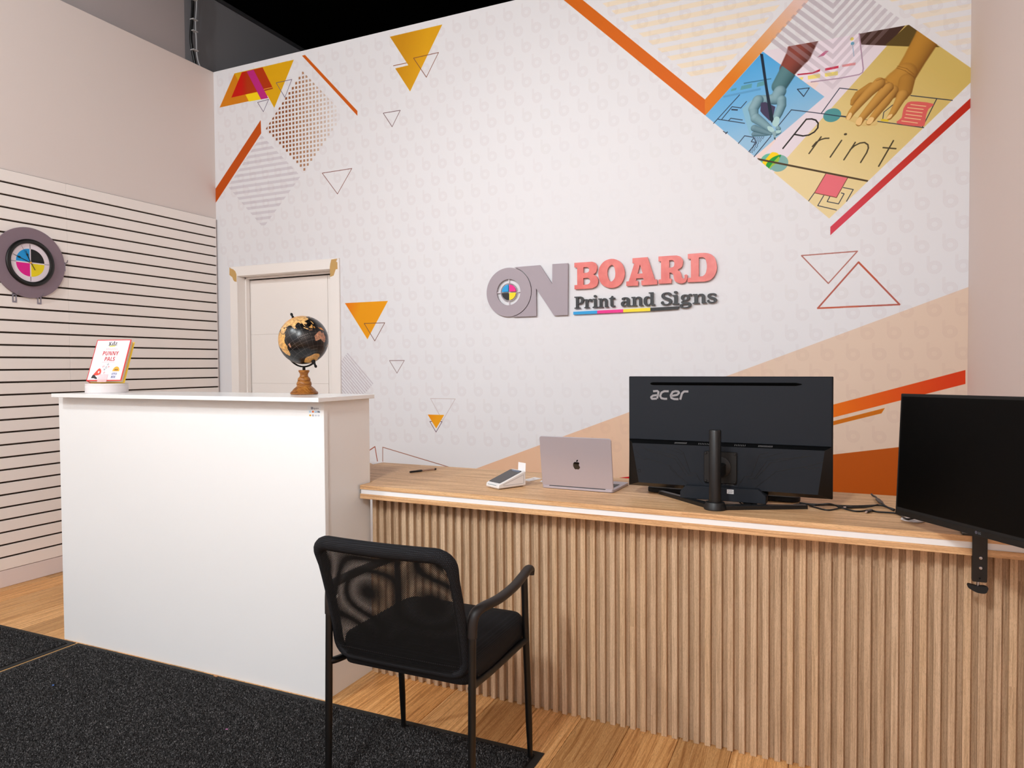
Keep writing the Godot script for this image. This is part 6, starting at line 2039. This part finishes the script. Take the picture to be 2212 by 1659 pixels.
func terminal():
	var t := thing("card_terminal", "white wedge-shaped card terminal with a dark screen on the desk", "card terminal", Vector3(3.378, YD, 1.672), -0.5)
	var white := plain(Color(0.90, 0.89, 0.885), 0.35)
	var w := 0.088
	# side outline (z across, y up): low nose towards the front, high back
	var prof := PackedVector2Array([Vector2(0.068, 0.003), Vector2(0.072, 0.008), Vector2(0.071, 0.018), Vector2(0.066, 0.0225), Vector2(-0.058, 0.064), Vector2(-0.066, 0.064), Vector2(-0.071, 0.058), Vector2(-0.072, 0.008), Vector2(-0.069, 0.003)])
	var side := Transform3D(Basis(Vector3(0, 0, 1), Vector3.UP, Vector3(-1, 0, 0)), Vector3.ZERO)
	var st := begin()
	extrude(st, prof, 0.0, w / 2.0, side, [], INF, 0.004)
	extrude(st, prof, 0.0, -w / 2.0, side, [], INF, 0.004)
	part("housing", st, white, t)
	st = begin()
	extrude(st, PackedVector2Array([Vector2(0.060, 0.0), Vector2(0.063, 0.003), Vector2(-0.062, 0.003), Vector2(-0.060, 0.0)]), -w / 2.0 + 0.008, w / 2.0 - 0.008, side)
	part("foot", st, M.rubber, t)
	var slope := Basis(Vector3.RIGHT, atan2(0.0415, 0.124))
	var mid := Vector3(0, 0.0435, 0.005)
	st = begin()
	extrude(st, rrect(-w / 2.0 + 0.005, -0.059, w / 2.0 - 0.005, 0.063, 0.007), 0.0, 0.0008, Transform3D(slope * Basis(Vector3.RIGHT, -PI / 2), mid))
	var gl := plain(Color(0.10, 0.085, 0.09), 0.12)
	part("screen", st, gl, t)
	st = begin()
	box(st, mid + slope * Vector3(0.006, 0.0009, -0.055), Vector3(0.05, 0.0006, 0.010), 0.0, slope)
	part("status_bar", st, plain(Color(0.30, 0.36, 0.46), 0.2), t)
	# recessed line round the side and the card slot in the nose
	st = begin()
	for sx in [-1.0, 1.0]:
		for q in [[Vector3(sx * (w / 2.0 + 0.0001), 0.014, 0.045), Vector3(sx * (w / 2.0 + 0.0001), 0.014, -0.058)], [Vector3(sx * (w / 2.0 + 0.0001), 0.014, -0.058), Vector3(sx * (w / 2.0 + 0.0001), 0.050, -0.058)], [Vector3(sx * (w / 2.0 + 0.0001), 0.050, -0.058), Vector3(sx * (w / 2.0 + 0.0001), 0.018, 0.048)]]:
			tube(st, PackedVector3Array(q), 0.0007, 6)
	part("side_groove", st, plain(Color(0.62, 0.60, 0.60), 0.5), t)
	st = begin()
	box(st, Vector3(0, 0.0165, 0.0708), Vector3(0.058, 0.0022, 0.002), 0.0005)
	part("card_slot", st, plain(Color(0.45, 0.55, 0.58), 0.4), t)
	# card standing in the top slot behind
	var k := thing("paper_slip", "plain white paper slip sticking up from the card terminal", "slip", t.position, -0.5)
	st = begin()
	box(st, Vector3(0.012, 0.070, -0.0745), Vector3(0.050, 0.050, 0.0012), 0.0003, Basis(Vector3.RIGHT, -0.05))
	part("slip", st, plain(Color(0.93, 0.92, 0.92), 0.6), k)


func curved_monitor():
	var t := thing("computer_monitor", "wide black computer monitor seen from behind, standing on the desk", "monitor", Vector3(4.2512, 0.8676, 1.6589), -0.0414)
	var shell := plain(Color(0.125, 0.140, 0.165), 0.6, 0.0, 0.3)
	var dark := plain(Color(0.022, 0.023, 0.026), 0.45)
	var gloss := plain(Color(0.012, 0.0115, 0.011), 0.3, 0.0, 0.35)
	var st := begin()
	box(st, Vector3(0, 0.21, -0.012), Vector3(0.722, 0.422, 0.012), 0.002)
	part("display_panel", st, dark, t)
	st = begin()
	box(st, Vector3(0, 0.2995, -0.004), Vector3(0.716, 0.24, 0.008), 0.0015)
	part("upper_shell", st, shell, t)
	# long raised bar under the top edge
	st = begin()
	var bar := PackedVector2Array([Vector2(-0.2753, 0.3936), Vector2(0.2621, 0.394)])
	tube(st, PackedVector3Array([Vector3(bar[0].x, bar[0].y, 0.0), Vector3(bar[0].x + 0.004, bar[0].y, 0.0), Vector3(bar[0].x + 0.012, bar[0].y, 0), Vector3(bar[1].x - 0.02, bar[1].y, 0), Vector3(bar[1].x - 0.005, bar[1].y, 0), Vector3(bar[1].x, bar[1].y, 0.0)]), [0.001, 0.0040, 0.0052, 0.0052, 0.0022, 0.0006], 16)
	part("ridge", st, M.dead_black, t)
	# maker's lettering in slanted strokes
	var silver := plain(Color(0.62, 0.61, 0.62), 0.3, 0.3)
	var strokes := [
		PackedVector2Array([Vector2(-0.2643, 0.3644), Vector2(-0.2486, 0.3659), Vector2(-0.2434, 0.3621), Vector2(-0.2486, 0.3371)]), PackedVector2Array([Vector2(-0.2469, 0.35), Vector2(-0.2644, 0.348), Vector2(-0.2723, 0.3419), Vector2(-0.2688, 0.3355), Vector2(-0.25, 0.3366)]),
		PackedVector2Array([Vector2(-0.2045, 0.365), Vector2(-0.2217, 0.3649), Vector2(-0.2321, 0.3596), Vector2(-0.2373, 0.3467), Vector2(-0.2321, 0.3382), Vector2(-0.2209, 0.3362), Vector2(-0.2105, 0.3364)]),
		PackedVector2Array([Vector2(-0.1959, 0.3472), Vector2(-0.1725, 0.3518), Vector2(-0.1649, 0.3595), Vector2(-0.1687, 0.3646), Vector2(-0.1806, 0.3657)]), PackedVector2Array([Vector2(-0.178, 0.3658), Vector2(-0.1895, 0.3627), Vector2(-0.1968, 0.3498), Vector2(-0.1942, 0.3396), Vector2(-0.1831, 0.3359), Vector2(-0.1678, 0.3358)]),
		PackedVector2Array([Vector2(-0.1611, 0.3342), Vector2(-0.1543, 0.358), Vector2(-0.1467, 0.3648), Vector2(-0.1307, 0.365)])]
	for q in strokes:
		st = begin()
		for pl in Geometry2D.offset_polyline(q, 0.0038, Geometry2D.JOIN_ROUND, Geometry2D.END_BUTT):
			if not Geometry2D.is_polygon_clockwise(pl):
				extrude(st, pl, 0.0, 0.0008)
		part("lettering", st, silver, t)
	# lower housing: a low truncated pyramid
	var o := [Vector3(-0.358, 0.1785, 0), Vector3(0.358, 0.1795, 0), Vector3(0.360, 0.0, 0), Vector3(-0.360, 0.0, 0)]
	var f := [Vector3(-0.337, 0.1675, 0.035), Vector3(0.337, 0.1700, 0.035), Vector3(0.3163, 0.0178, 0.035), Vector3(-0.3108, 0.0185, 0.035)]
	st = begin()
	quad(st, f[0], f[1], f[2], f[3], Vector3.BACK)
	part("lower_housing", st, shell, t)
	st = begin()
	for i in 4:
		var a: Vector3 = o[i]
		var b: Vector3 = o[(i + 1) % 4]
		var c: Vector3 = f[(i + 1) % 4]
		var d: Vector3 = f[i]
		var n := (b - a).cross(d - a).normalized()
		if n.dot((a + b) / 2.0 - Vector3(0, 0.09, 0)) < 0.0:
			n = -n
		quad(st, a, b, c, d, n)
	quad(st, o[0], o[1], o[2], o[3], Vector3.FORWARD)
	part("housing_bevel", st, gloss, t, "dark bevelled rim of the lower housing")
	# vents in the upper bevel
	st = begin()
	for g in [[-0.1762, -0.1342, 11], [-0.0886, -0.046, 8], [0.040, 0.0751, 7], [0.1213, 0.1667, 12]]:
		for k in g[2]:
			var x: float = g[0] + (g[1] - g[0]) * k / (g[2] - 1)
			box(st, Vector3(x, 0.1740 + 0.0016 * x / 0.36, 0.0185), Vector3(0.0014, 0.0008, 0.013), 0.0, Basis(Vector3.RIGHT, 0.27))
	part("vent", st, plain(Color(0.55, 0.54, 0.54), 0.5), t, "pale vent slots")
	# engraved lines on the housing
	st = begin()
	var lines := [
		PackedVector2Array([Vector2(-0.2995, 0.1511), Vector2(-0.2624, 0.1442), Vector2(-0.1684, 0.1264), Vector2(-0.1204, 0.0579), Vector2(-0.106, 0.058)]), PackedVector2Array([Vector2(-0.2864, 0.1444), Vector2(-0.1747, 0.1177), Vector2(-0.1329, 0.0583), Vector2(-0.1204, 0.057)]),
		PackedVector2Array([Vector2(-0.2214, 0.1577), Vector2(-0.1579, 0.1387), Vector2(-0.1487, 0.1337), Vector2(-0.1412, 0.1404), Vector2(-0.1579, 0.1505), Vector2(-0.1747, 0.1556)]), PackedVector2Array([Vector2(-0.1412, 0.1404), Vector2(-0.1163, 0.0677), Vector2(-0.0936, 0.065), Vector2(-0.0826, 0.0449)]), PackedVector2Array([Vector2(-0.0826, 0.0449), Vector2(-0.0671, 0.024)]),
		PackedVector2Array([Vector2(-0.3261, 0.1152), Vector2(-0.2908, 0.1055), Vector2(-0.2777, 0.1105), Vector2(-0.1938, 0.0896), Vector2(-0.1579, 0.0525), Vector2(-0.1204, 0.0244)]), PackedVector2Array([Vector2(-0.3238, 0.137), Vector2(-0.2996, 0.1188)]), PackedVector2Array([Vector2(-0.1917, 0.0884), Vector2(-0.1895, 0.0759), Vector2(-0.1579, 0.0496)]),
		PackedVector2Array([Vector2(0.2944, 0.1504), Vector2(0.1517, 0.1263), Vector2(0.1102, 0.0618), Vector2(0.0891, 0.0592)]), PackedVector2Array([Vector2(0.2801, 0.1469), Vector2(0.163, 0.1198), Vector2(0.114, 0.0588), Vector2(0.0949, 0.0588)]), PackedVector2Array([Vector2(0.1554, 0.1551), Vector2(0.1252, 0.1456), Vector2(0.0987, 0.0679), Vector2(0.0756, 0.0656), Vector2(0.0621, 0.0424)]),
		PackedVector2Array([Vector2(0.1252, 0.1376), Vector2(0.1404, 0.1356), Vector2(0.2037, 0.1575)]), PackedVector2Array([Vector2(0.064, 0.0486), Vector2(0.0504, 0.0213)]), PackedVector2Array([Vector2(0.3334, 0.1324), Vector2(0.291, 0.1165), Vector2(0.178, 0.0889), Vector2(0.1743, 0.0819), Vector2(0.1045, 0.0212)]), PackedVector2Array([Vector2(0.2695, 0.1113), Vector2(0.2874, 0.1046), Vector2(0.3194, 0.1142)])]
	for q in lines:
		var p := PackedVector3Array()
		for a in q:
			p.append(Vector3(a.x, a.y, 0.0349))
		for i in p.size() - 1:
			tube(st, PackedVector3Array([p[i], p[i + 1]]), 0.0009, 6)
	part("engraved_line", st, plain(Color(0.008, 0.008, 0.009), 0.6), t)
	st = begin()
	lathe(st, PackedVector2Array([Vector2(0.0045, 0.0), Vector2(0.0052, 0.0012), Vector2(0.0062, 0.0012), Vector2(0.0066, 0.0)]), 20, Transform3D(Basis(Vector3.RIGHT, PI / 2), Vector3(-0.3098, 0.063, 0.035)))
	part("button_ring", st, plain(Color(0.12, 0.125, 0.13), 0.3), t)
	# port cover at the bottom, its label and print
	st = begin()
	extrude(st, PackedVector2Array([Vector2(-0.148, -0.024), Vector2(-0.148, 0.0005), Vector2(-0.129, 0.0227), Vector2(0.125, 0.026), Vector2(0.151, 0.003), Vector2(0.151, -0.024)]), 0.0, 0.060, Transform3D(), [], INF, 0.002)
	part("port_cover", st, shell, t)
	st = begin()
	box(st, Vector3(0.031, 0.012, 0.0604), Vector3(0.0235, 0.0155, 0.0006))
	part("label", st, plain(Color(0.85, 0.85, 0.86), 0.5), t, "small white label")
	st = begin()
	for k in 3:
		box(st, Vector3(0.031 + 0.002 * (k % 2), 0.0165 - 0.0042 * k, 0.0608), Vector3(0.015, 0.0013, 0.0003))
	part("label_print", st, M.black, t)
	st = begin()
	for k in 9:
		box(st, Vector3(0.002 + 0.0045 * k, 0.0335 - 0.0002 * k, 0.0354), Vector3(0.003 - 0.0008 * (k % 3), 0.004 if k > 6 else 0.0022, 0.0004))
	part("fine_print", st, plain(Color(0.42, 0.42, 0.43), 0.5), t)
	# mounting plate with four screws, the joint and the column
	st = begin()
	extrude(st, rrect(-0.0655, 0.036, 0.0505, 0.151, 0.006), 0.033, 0.043, Transform3D(), [], INF, 0.002)
	part("mount_plate", st, dark, t)
	for p in [Vector2(-0.058, 0.1445), Vector2(0.043, 0.1435), Vector2(-0.058, 0.043), Vector2(0.043, 0.0425)]:
		st = begin()
		lathe(st, PackedVector2Array([Vector2(0.0045, 0.0), Vector2(0.0045, 0.0025), Vector2(0.0035, 0.0035), Vector2(0, 0.0037)]), 16, Transform3D(Basis(Vector3.RIGHT, PI / 2), Vector3(p.x, p.y, 0.043)))
		part("screw", st, M.black, t)
	st = begin()
	lathe(st, PackedVector2Array([Vector2(0, 0), Vector2(0.038, 0), Vector2(0.038, 0.005), Vector2(0.034, 0.007), Vector2(0, 0.007)]), 32, Transform3D(Basis(Vector3.RIGHT, PI / 2), Vector3(-0.007, 0.096, 0.043)))
	box(st, Vector3(-0.004, 0.09, 0.095), Vector3(0.036, 0.042, 0.10), 0.004)
	part("tilt_joint", st, dark, t)
	var desk_y := YD - 0.8676 + 0.0004
	st = begin()
	lathe(st, PackedVector2Array([Vector2(0.0205, desk_y + 0.02), Vector2(0.0205, 0.236), Vector2(0.019, 0.239), Vector2(0, 0.2395)]), 40, Transform3D(Basis(), Vector3(-0.004, 0, 0.156)))
	part("column", st, plain(Color(0.028, 0.030, 0.034), 0.4), t)
	st = begin()
	lathe(st, PackedVector2Array([Vector2(0, desk_y), Vector2(0.036, desk_y), Vector2(0.0385, desk_y + 0.003), Vector2(0.0375, desk_y + 0.010), Vector2(0.031, desk_y + 0.026), Vector2(0.0205, desk_y + 0.0275)]), 40, Transform3D(Basis(), Vector3(-0.004, 0, 0.156)))
	part("stand_foot", st, dark, t)
	for q in [Vector3(-0.250, 0, -0.056), Vector3(0.279, 0, 0.012)]:
		var a := Vector3(-0.004, desk_y + 0.0075, 0.156)
		var b := Vector3(q.x, desk_y + 0.0055, q.z)
		var dir := (b - a).normalized()
		var s := Vector3.UP.cross(dir)
		st = begin()
		var ra := PackedVector2Array([Vector2(0.0, -0.017), Vector2((b - a).length(), -0.010), Vector2((b - a).length(), 0.010), Vector2(0.0, 0.017)])
		extrude(st, ra, 0.0, 0.0145, Transform3D(Basis(dir, s, Vector3.UP), Vector3(a.x, desk_y + 0.0003, a.z)), [], INF, 0.002)
		part("stand_leg", st, dark, t)


func arm_monitor():
	var b := Basis(Vector3.UP, -0.99) * Basis(Vector3.RIGHT, -0.0607) * Basis(Vector3.BACK, 0.0201)
	var c := Vector3(4.971, 1.0582, 2.1004)
	var t := thing("computer_monitor", "black monitor with a dark screen on a desk clamp near the right wall", "monitor", c)
	t.basis = b
	var w := 0.64
	var h := 0.375
	var st := begin()
	box(st, Vector3(0, 0, -0.011), Vector3(w, h, 0.022), 0.002)
	part("housing", st, M.matte_black, t)
	st = begin()
	box(st, Vector3(0, 0, -0.030), Vector3(w * 0.7, h * 0.6, 0.02), 0.004)
	part("back_bulge", st, M.matte_black, t)
	st = begin()
	box(st, Vector3(0, 0.008, 0.0003), Vector3(w - 0.016, h - 0.034, 0.0008))
	part("screen", st, plain(Color(0.006, 0.006, 0.006), 0.35, 0.0, 0.25), t)
	st = begin()
	box(st, Vector3(0, -h / 2.0 + 0.009, 0.0005), Vector3(w - 0.004, 0.0165, 0.001), 0.0004)
	part("chin", st, plain(Color(0.018, 0.018, 0.018), 0.5), t)
	var mk := plain(Color(0.32, 0.31, 0.36), 0.4)
	st = begin()
	extrude(st, ellipse(Vector2(-0.0065, -h / 2.0 + 0.0095), 0.0042, 0.0042, 24), 0.0009, 0.0014)
	part("round_mark", st, mk, t)
	text("lettering", "LG", 0.0085, 0.0005, plain(Color(0.40, 0.44, 0.48), 0.4), t, Transform3D(Basis(), Vector3(0.0045, -h / 2.0 + 0.0092, 0.0012)))
	# clamp, pole and arm in the room's own axes, so under the inverse turn
	var inv := b.inverse()
	var loc := Transform3D(inv, inv * -c)
	var black := plain(Color(0.02, 0.021, 0.022), 0.4)
	var desk_b := Basis(Vector3.UP, -0.02408)
	var front := Vector3(4.9983, 0.0, 1.9179)
	var cl := loc * Transform3D(desk_b, front)
	st = begin()
	extrude(st, rrect(-0.0185, 0.700, 0.0185, 0.862, 0.004), 0.0012, 0.0062, cl, [ellipse(Vector2(0.0, 0.7115), 0.0032, 0.0032, 14)], 0.0, 0.0)
	extrude(st, rrect(-0.0185, 0.700, 0.0185, 0.7725, 0.004), -0.010, 0.001, cl)
	part("clamp_plate", st, black, t)
	st = begin()
	box(st, cl * Vector3(0, YD + 0.0035, -0.05), Vector3(0.085, 0.006, 0.11), 0.001, cl.basis)
	part("clamp_foot", st, black, t)
	for y in [0.7705, 0.7415]:
		st = begin()
		lathe(st, PackedVector2Array([Vector2(0.0055, 0.0), Vector2(0.0055, 0.0015), Vector2(0.004, 0.0034), Vector2(0.002, 0.0036), Vector2(0.0016, 0.0022), Vector2(0, 0.0022)]), 18, cl * Transform3D(Basis(Vector3.RIGHT, PI / 2), Vector3(0.002, y, 0.0062)))
		part("screw", st, M.steel, t, "shiny clamp screw")
	st = begin()
	lathe(st, PackedVector2Array([Vector2(0.0038, 0.672), Vector2(0.0038, 0.702), Vector2(0, 0.702)]), 16, cl * Transform3D(Basis(), Vector3(-0.003, 0, -0.002)))
	part("clamp_bolt", st, M.steel, t)
	st = begin()
	extrude(st, smooth2(PackedVector2Array([Vector2(-0.028, 0.690), Vector2(-0.016, 0.689), Vector2(-0.004, 0.687), Vector2(0.010, 0.689), Vector2(0.021, 0.686), Vector2(0.020, 0.677), Vector2(0.014, 0.668), Vector2(-0.004, 0.668), Vector2(-0.018, 0.674), Vector2(-0.028, 0.681)]), 3), -0.009, 0.006, cl, [], INF, 0.0)
	part("clamp_knob", st, M.matte_black, t)
	st = begin()
	tube(st, PackedVector3Array([cl * Vector3(0, YD + 0.003, -0.045), cl * Vector3(0, 1.10, -0.045)]), 0.0175, 24)
	part("pole", st, black, t)
	st = begin()
	tube(st, PackedVector3Array([cl * Vector3(0, 1.058, -0.045), Vector3(0.02, 0, -0.09), Vector3(0, 0, -0.036)]), 0.014, 16)
	part("arm", st, black, t)


func cable(label: String, pts: PackedVector3Array, r: float, m: Material):
	var st := begin()
	var mid := pts[0]
	var rel := PackedVector3Array()
	for p in pts:
		rel.append(p - mid)
	tube(st, curve(rel, 6), r, 8)
	var o := part("cable", st, m, self)
	o.position = mid
	tag(o, label, "cable", "cables on the desk between the two monitors")


func small_things():
	# long low bar under the monitor
	var t := thing("soundbar", "long low black bar lying on the desk beneath the wide monitor", "soundbar", Vector3(4.23, YD, 1.528), -0.03)
	var st := begin()
	extrude(st, rrect(-0.285, -0.058, 0.275, 0.032, 0.030, 8), 0.003, 0.020, Transform3D(Basis(Vector3.RIGHT, -PI / 2), Vector3.ZERO), [], INF, 0.003)
	part("housing", st, M.matte_black, t)
	st = begin()
	extrude(st, rrect(-0.270, -0.046, 0.262, 0.022, 0.022, 8), 0.0, 0.0032, Transform3D(Basis(Vector3.RIGHT, -PI / 2), Vector3.ZERO))
	part("foot", st, M.rubber, t)
	# cables between the monitors
	var ck := plain(Color(0.02, 0.018, 0.018), 0.5)
	cable("black cable lying straight from the wide monitor to the clamped one", PackedVector3Array([Vector3(4.4811, 0.8391, 1.6842), Vector3(4.5114, 0.8391, 1.6457), Vector3(4.5558, 0.8431, 1.6709), Vector3(4.6009, 0.8371, 1.6154), Vector3(4.6345, 0.8371, 1.6160), Vector3(4.6823, 0.8361, 1.5995), Vector3(4.7302, 0.8371, 1.5766), Vector3(4.7657, 0.8391, 1.5672), Vector3(4.7853, 0.8371, 1.5864), Vector3(4.8026, 0.8371, 1.6163)]), 0.0032, ck)
	cable("black cable humped just behind the straight one beside the wide monitor", PackedVector3Array([Vector3(4.5050, 0.8351, 1.6042), Vector3(4.5378, 0.8371, 1.6239), Vector3(4.5700, 0.8451, 1.6631), Vector3(4.6010, 0.8511, 1.6717), Vector3(4.6200, 0.8431, 1.6487), Vector3(4.6390, 0.8361, 1.6413), Vector3(4.6818, 0.8351, 1.6183), Vector3(4.7197, 0.8371, 1.6036), Vector3(4.7556, 0.8431, 1.5816)]), 0.003, ck)
	cable("black cable looping nearest the front edge of the desk", PackedVector3Array([Vector3(4.5382, 0.8351, 1.6390), Vector3(4.5581, 0.8346, 1.6666), Vector3(4.5823, 0.8346, 1.6939), Vector3(4.6011, 0.8346, 1.6971), Vector3(4.6199, 0.8351, 1.6756), Vector3(4.6388, 0.8371, 1.6564), Vector3(4.6573, 0.8351, 1.6656), Vector3(4.6800, 0.8346, 1.6833), Vector3(4.7031, 0.8346, 1.6737), Vector3(4.7221, 0.8361, 1.6550)]), 0.0028, ck)
	cable("black cable running under the left corner of the clamped monitor to the puck", PackedVector3Array([Vector3(4.7338, 0.8346, 1.6491), Vector3(4.7465, 0.8346, 1.6664), Vector3(4.7712, 0.8346, 1.6668), Vector3(4.7998, 0.8351, 1.6706), Vector3(4.8148, 0.8351, 1.7026), Vector3(4.8197, 0.8411, 1.7736), Vector3(4.8259, 0.8431, 1.7987), Vector3(4.8437, 0.8441, 1.7845), Vector3(4.8555, 0.8511, 1.7908)]), 0.003, ck)
	cable("short black cable that ends by the worktop's back edge", PackedVector3Array([Vector3(4.7452, 0.8431, 1.3667), Vector3(4.7488, 0.8411, 1.3866), Vector3(4.7563, 0.8411, 1.4111), Vector3(4.7593, 0.8411, 1.4464), Vector3(4.7636, 0.8411, 1.5014), Vector3(4.7731, 0.8391, 1.5411), Vector3(4.7796, 0.8371, 1.5677), Vector3(4.8009, 0.8351, 1.6240)]), 0.0034, ck)
	cable("thin black cable under the wide monitor beside its column", PackedVector3Array([Vector3(4.3047, 0.8411, 1.6850), Vector3(4.3183, 0.8371, 1.7141), Vector3(4.3408, 0.8346, 1.7347), Vector3(4.3945, 0.8346, 1.7198), Vector3(4.4512, 0.8346, 1.6779), Vector3(4.4800, 0.8351, 1.6601), Vector3(4.5093, 0.8351, 1.6566)]), 0.0024, ck)
	for q in [["grey plug in the middle of the cables between the monitors", PackedVector3Array([Vector3(4.6532, 0.8371, 1.6366), Vector3(4.6769, 0.8371, 1.6268)]), 0.007], ["black plug with a pale tip in front of the cable bundle", PackedVector3Array([Vector3(4.7160, 0.8371, 1.6920), Vector3(4.7338, 0.8371, 1.6487)]), 0.0065], ["brown-tipped plug at the back end of the cable bundle", PackedVector3Array([Vector3(4.7600, 0.8411, 1.4570), Vector3(4.7710, 0.8401, 1.5373)]), 0.008], ["black plug lying behind the wide monitor's column foot", PackedVector3Array([Vector3(4.3274, 0.8381, 1.7040), Vector3(4.3498, 0.8381, 1.7241)]), 0.009], ["blue-grey plug lying behind the wide monitor's right stand leg", PackedVector3Array([Vector3(4.3542, 0.8381, 1.7048), Vector3(4.3694, 0.8381, 1.7131)]), 0.0075]]:
		var p: PackedVector3Array = q[1]
		var o := thing("cable_plug", q[0], "plug", p[0], 0.0, "plugs among the desk cables")
		var d := p[1] - p[0]
		st = begin()
		var rr: float = q[2]
		tube(st, PackedVector3Array([Vector3.ZERO, d * 0.08, d * 0.75, d * 0.95, d]), [rr * 0.7, rr, rr, rr * 0.6, rr * 0.45], 12, true, 0.65, Vector3.UP)
		part("plug_body", st, plain(Color(0.03, 0.03, 0.032) if not "blue" in q[0] else Color(0.16, 0.21, 0.25), 0.45), o)
		st = begin()
		tube(st, PackedVector3Array([-d.normalized() * 0.008, d.normalized() * 0.001]), rr * 0.55, 10, true, 0.6, Vector3.UP)
		part("plug_tip", st, plain(Color(0.5, 0.3, 0.22) if "brown" in q[0] else Color(0.75, 0.66, 0.64), 0.35, 0.3), o)
	# white puck
	t = thing("white_puck", "flat round white puck on the desk under the clamped monitor", "puck", Vector3(4.8444, 0.8311, 1.7583))
	st = begin()
	lathe(st, PackedVector2Array([Vector2(0, 0), Vector2(0.030, 0), Vector2(0.034, 0.002), Vector2(0.034, 0.0045), Vector2(0.031, 0.0062), Vector2(0, 0.0066)]), 40)
	part("puck", st, plain(Color(0.9, 0.87, 0.87), 0.4), t)
	# pen
	var pa := PackedVector3Array([Vector3(2.8023, 0.8311, 1.5046), Vector3(2.8618, 0.8311, 1.3866)])
	t = thing("pen", "black and clear ballpoint pen lying on the bare end of the desk", "pen", pa[0] + Vector3(0, 0.0052, 0))
	var d := (pa[1] - pa[0]).normalized() * 0.147
	st = begin()
	tube(st, PackedVector3Array([Vector3.ZERO, d * 0.03, d * 0.22, d * 0.25]), [0.003, 0.0047, 0.0047, 0.0042], 12)
	part("cap", st, M.black, t)
	st = begin()
	tube(st, PackedVector3Array([d * 0.25, d * 0.42, d * 0.46]), [0.0050, 0.0050, 0.0040], 12)
	part("grip", st, M.rubber, t)
	st = begin()
	tube(st, PackedVector3Array([d * 0.46, d * 0.93]), 0.0040, 12)
	part("barrel", st, plain(Color(0.62, 0.50, 0.42), 0.15), t, "clear barrel")
	st = begin()
	tube(st, PackedVector3Array([d * 0.93, d * 0.99, d]), [0.0045, 0.0045, 0.003], 12)
	part("end_plug", st, M.black, t)
	# cards and a sheet
	var card := plain(Color(0.93, 0.91, 0.91), 0.5)
	for q in [["white printed card lying between the card terminal and the laptop", PackedVector3Array([Vector3(3.3774, 0.8311, 1.4893), Vector3(3.3952, 0.8311, 1.4024), Vector3(3.4395, 0.8311, 1.4263), Vector3(3.4162, 0.8311, 1.5162)])], ["white card corner tucked against the laptop's left edge", PackedVector3Array([Vector3(3.4626, 0.8311, 1.5079), Vector3(3.4545, 0.8311, 1.4529), Vector3(3.5019, 0.8311, 1.4659), Vector3(3.4972, 0.8311, 1.5198)])], ["white paper sheet at the desk's far end behind the tall counter", PackedVector3Array([Vector3(2.4111, 0.8311, 1.2779), Vector3(2.3837, 0.8311, 1.2315), Vector3(2.4751, 0.8311, 1.2282), Vector3(2.4702, 0.8311, 1.3284)])]]:
		var p: PackedVector3Array = q[1]
		var m := (p[0] + p[2]) / 2.0
		var poly := PackedVector2Array()
		for a in p:
			poly.append(Vector2(a.x - m.x, -(a.z - m.z)))
		st = begin()
		extrude(st, poly, 0.0002, 0.0012, Transform3D(Basis(Vector3.RIGHT, -PI / 2), Vector3.ZERO))
		t = thing("paper_sheet" if "sheet" in q[0] else "business_card", q[0], "paper" if "sheet" in q[0] else "card", m)
		part("sheet" if "sheet" in q[0] else "card", st, card, t)
		if "printed" in q[0]:
			st = begin()
			for k in 3:
				box(st, Vector3(-0.004 + 0.006 * k, 0.0013, -0.012 + 0.004 * k), Vector3(0.012, 0.0002, 0.002), 0.0, Basis(Vector3.UP, 0.9))
			part("card_print", st, plain(Color(0.62, 0.48, 0.46), 0.5), t)
	# scraps on the mat
	var bits := [["tan wood chip on the rubber edge of the large mat", Vector3(2.1976, 0.0045, 2.1066), Color(0.75, 0.55, 0.38), 0.010], ["tiny blue scrap on the large charcoal mat", Vector3(1.6449, 0.009, 2.4510), Color(0.30, 0.48, 0.80), 0.005], ["tiny pink scrap on the large charcoal mat near the counter's corner", Vector3(2.5948, 0.009, 2.4280), Color(0.70, 0.42, 0.62), 0.005]]
	for q in bits:
		st = begin()
		var s: float = q[3]
		extrude(st, PackedVector2Array([Vector2(-s, -s * 0.5), Vector2(s * 0.8, -s * 0.7), Vector2(s, s * 0.3), Vector2(0.1 * s, s * 0.6), Vector2(-0.7 * s, s * 0.4)]), 0.0, s * 0.35, Transform3D(Basis(Vector3.RIGHT, -PI / 2), Vector3.ZERO), [], INF, 0.0)
		var o := part("scrap", st, plain(q[2], 0.7), self)
		o.position = q[1]
		tag(o, q[0], "scrap")
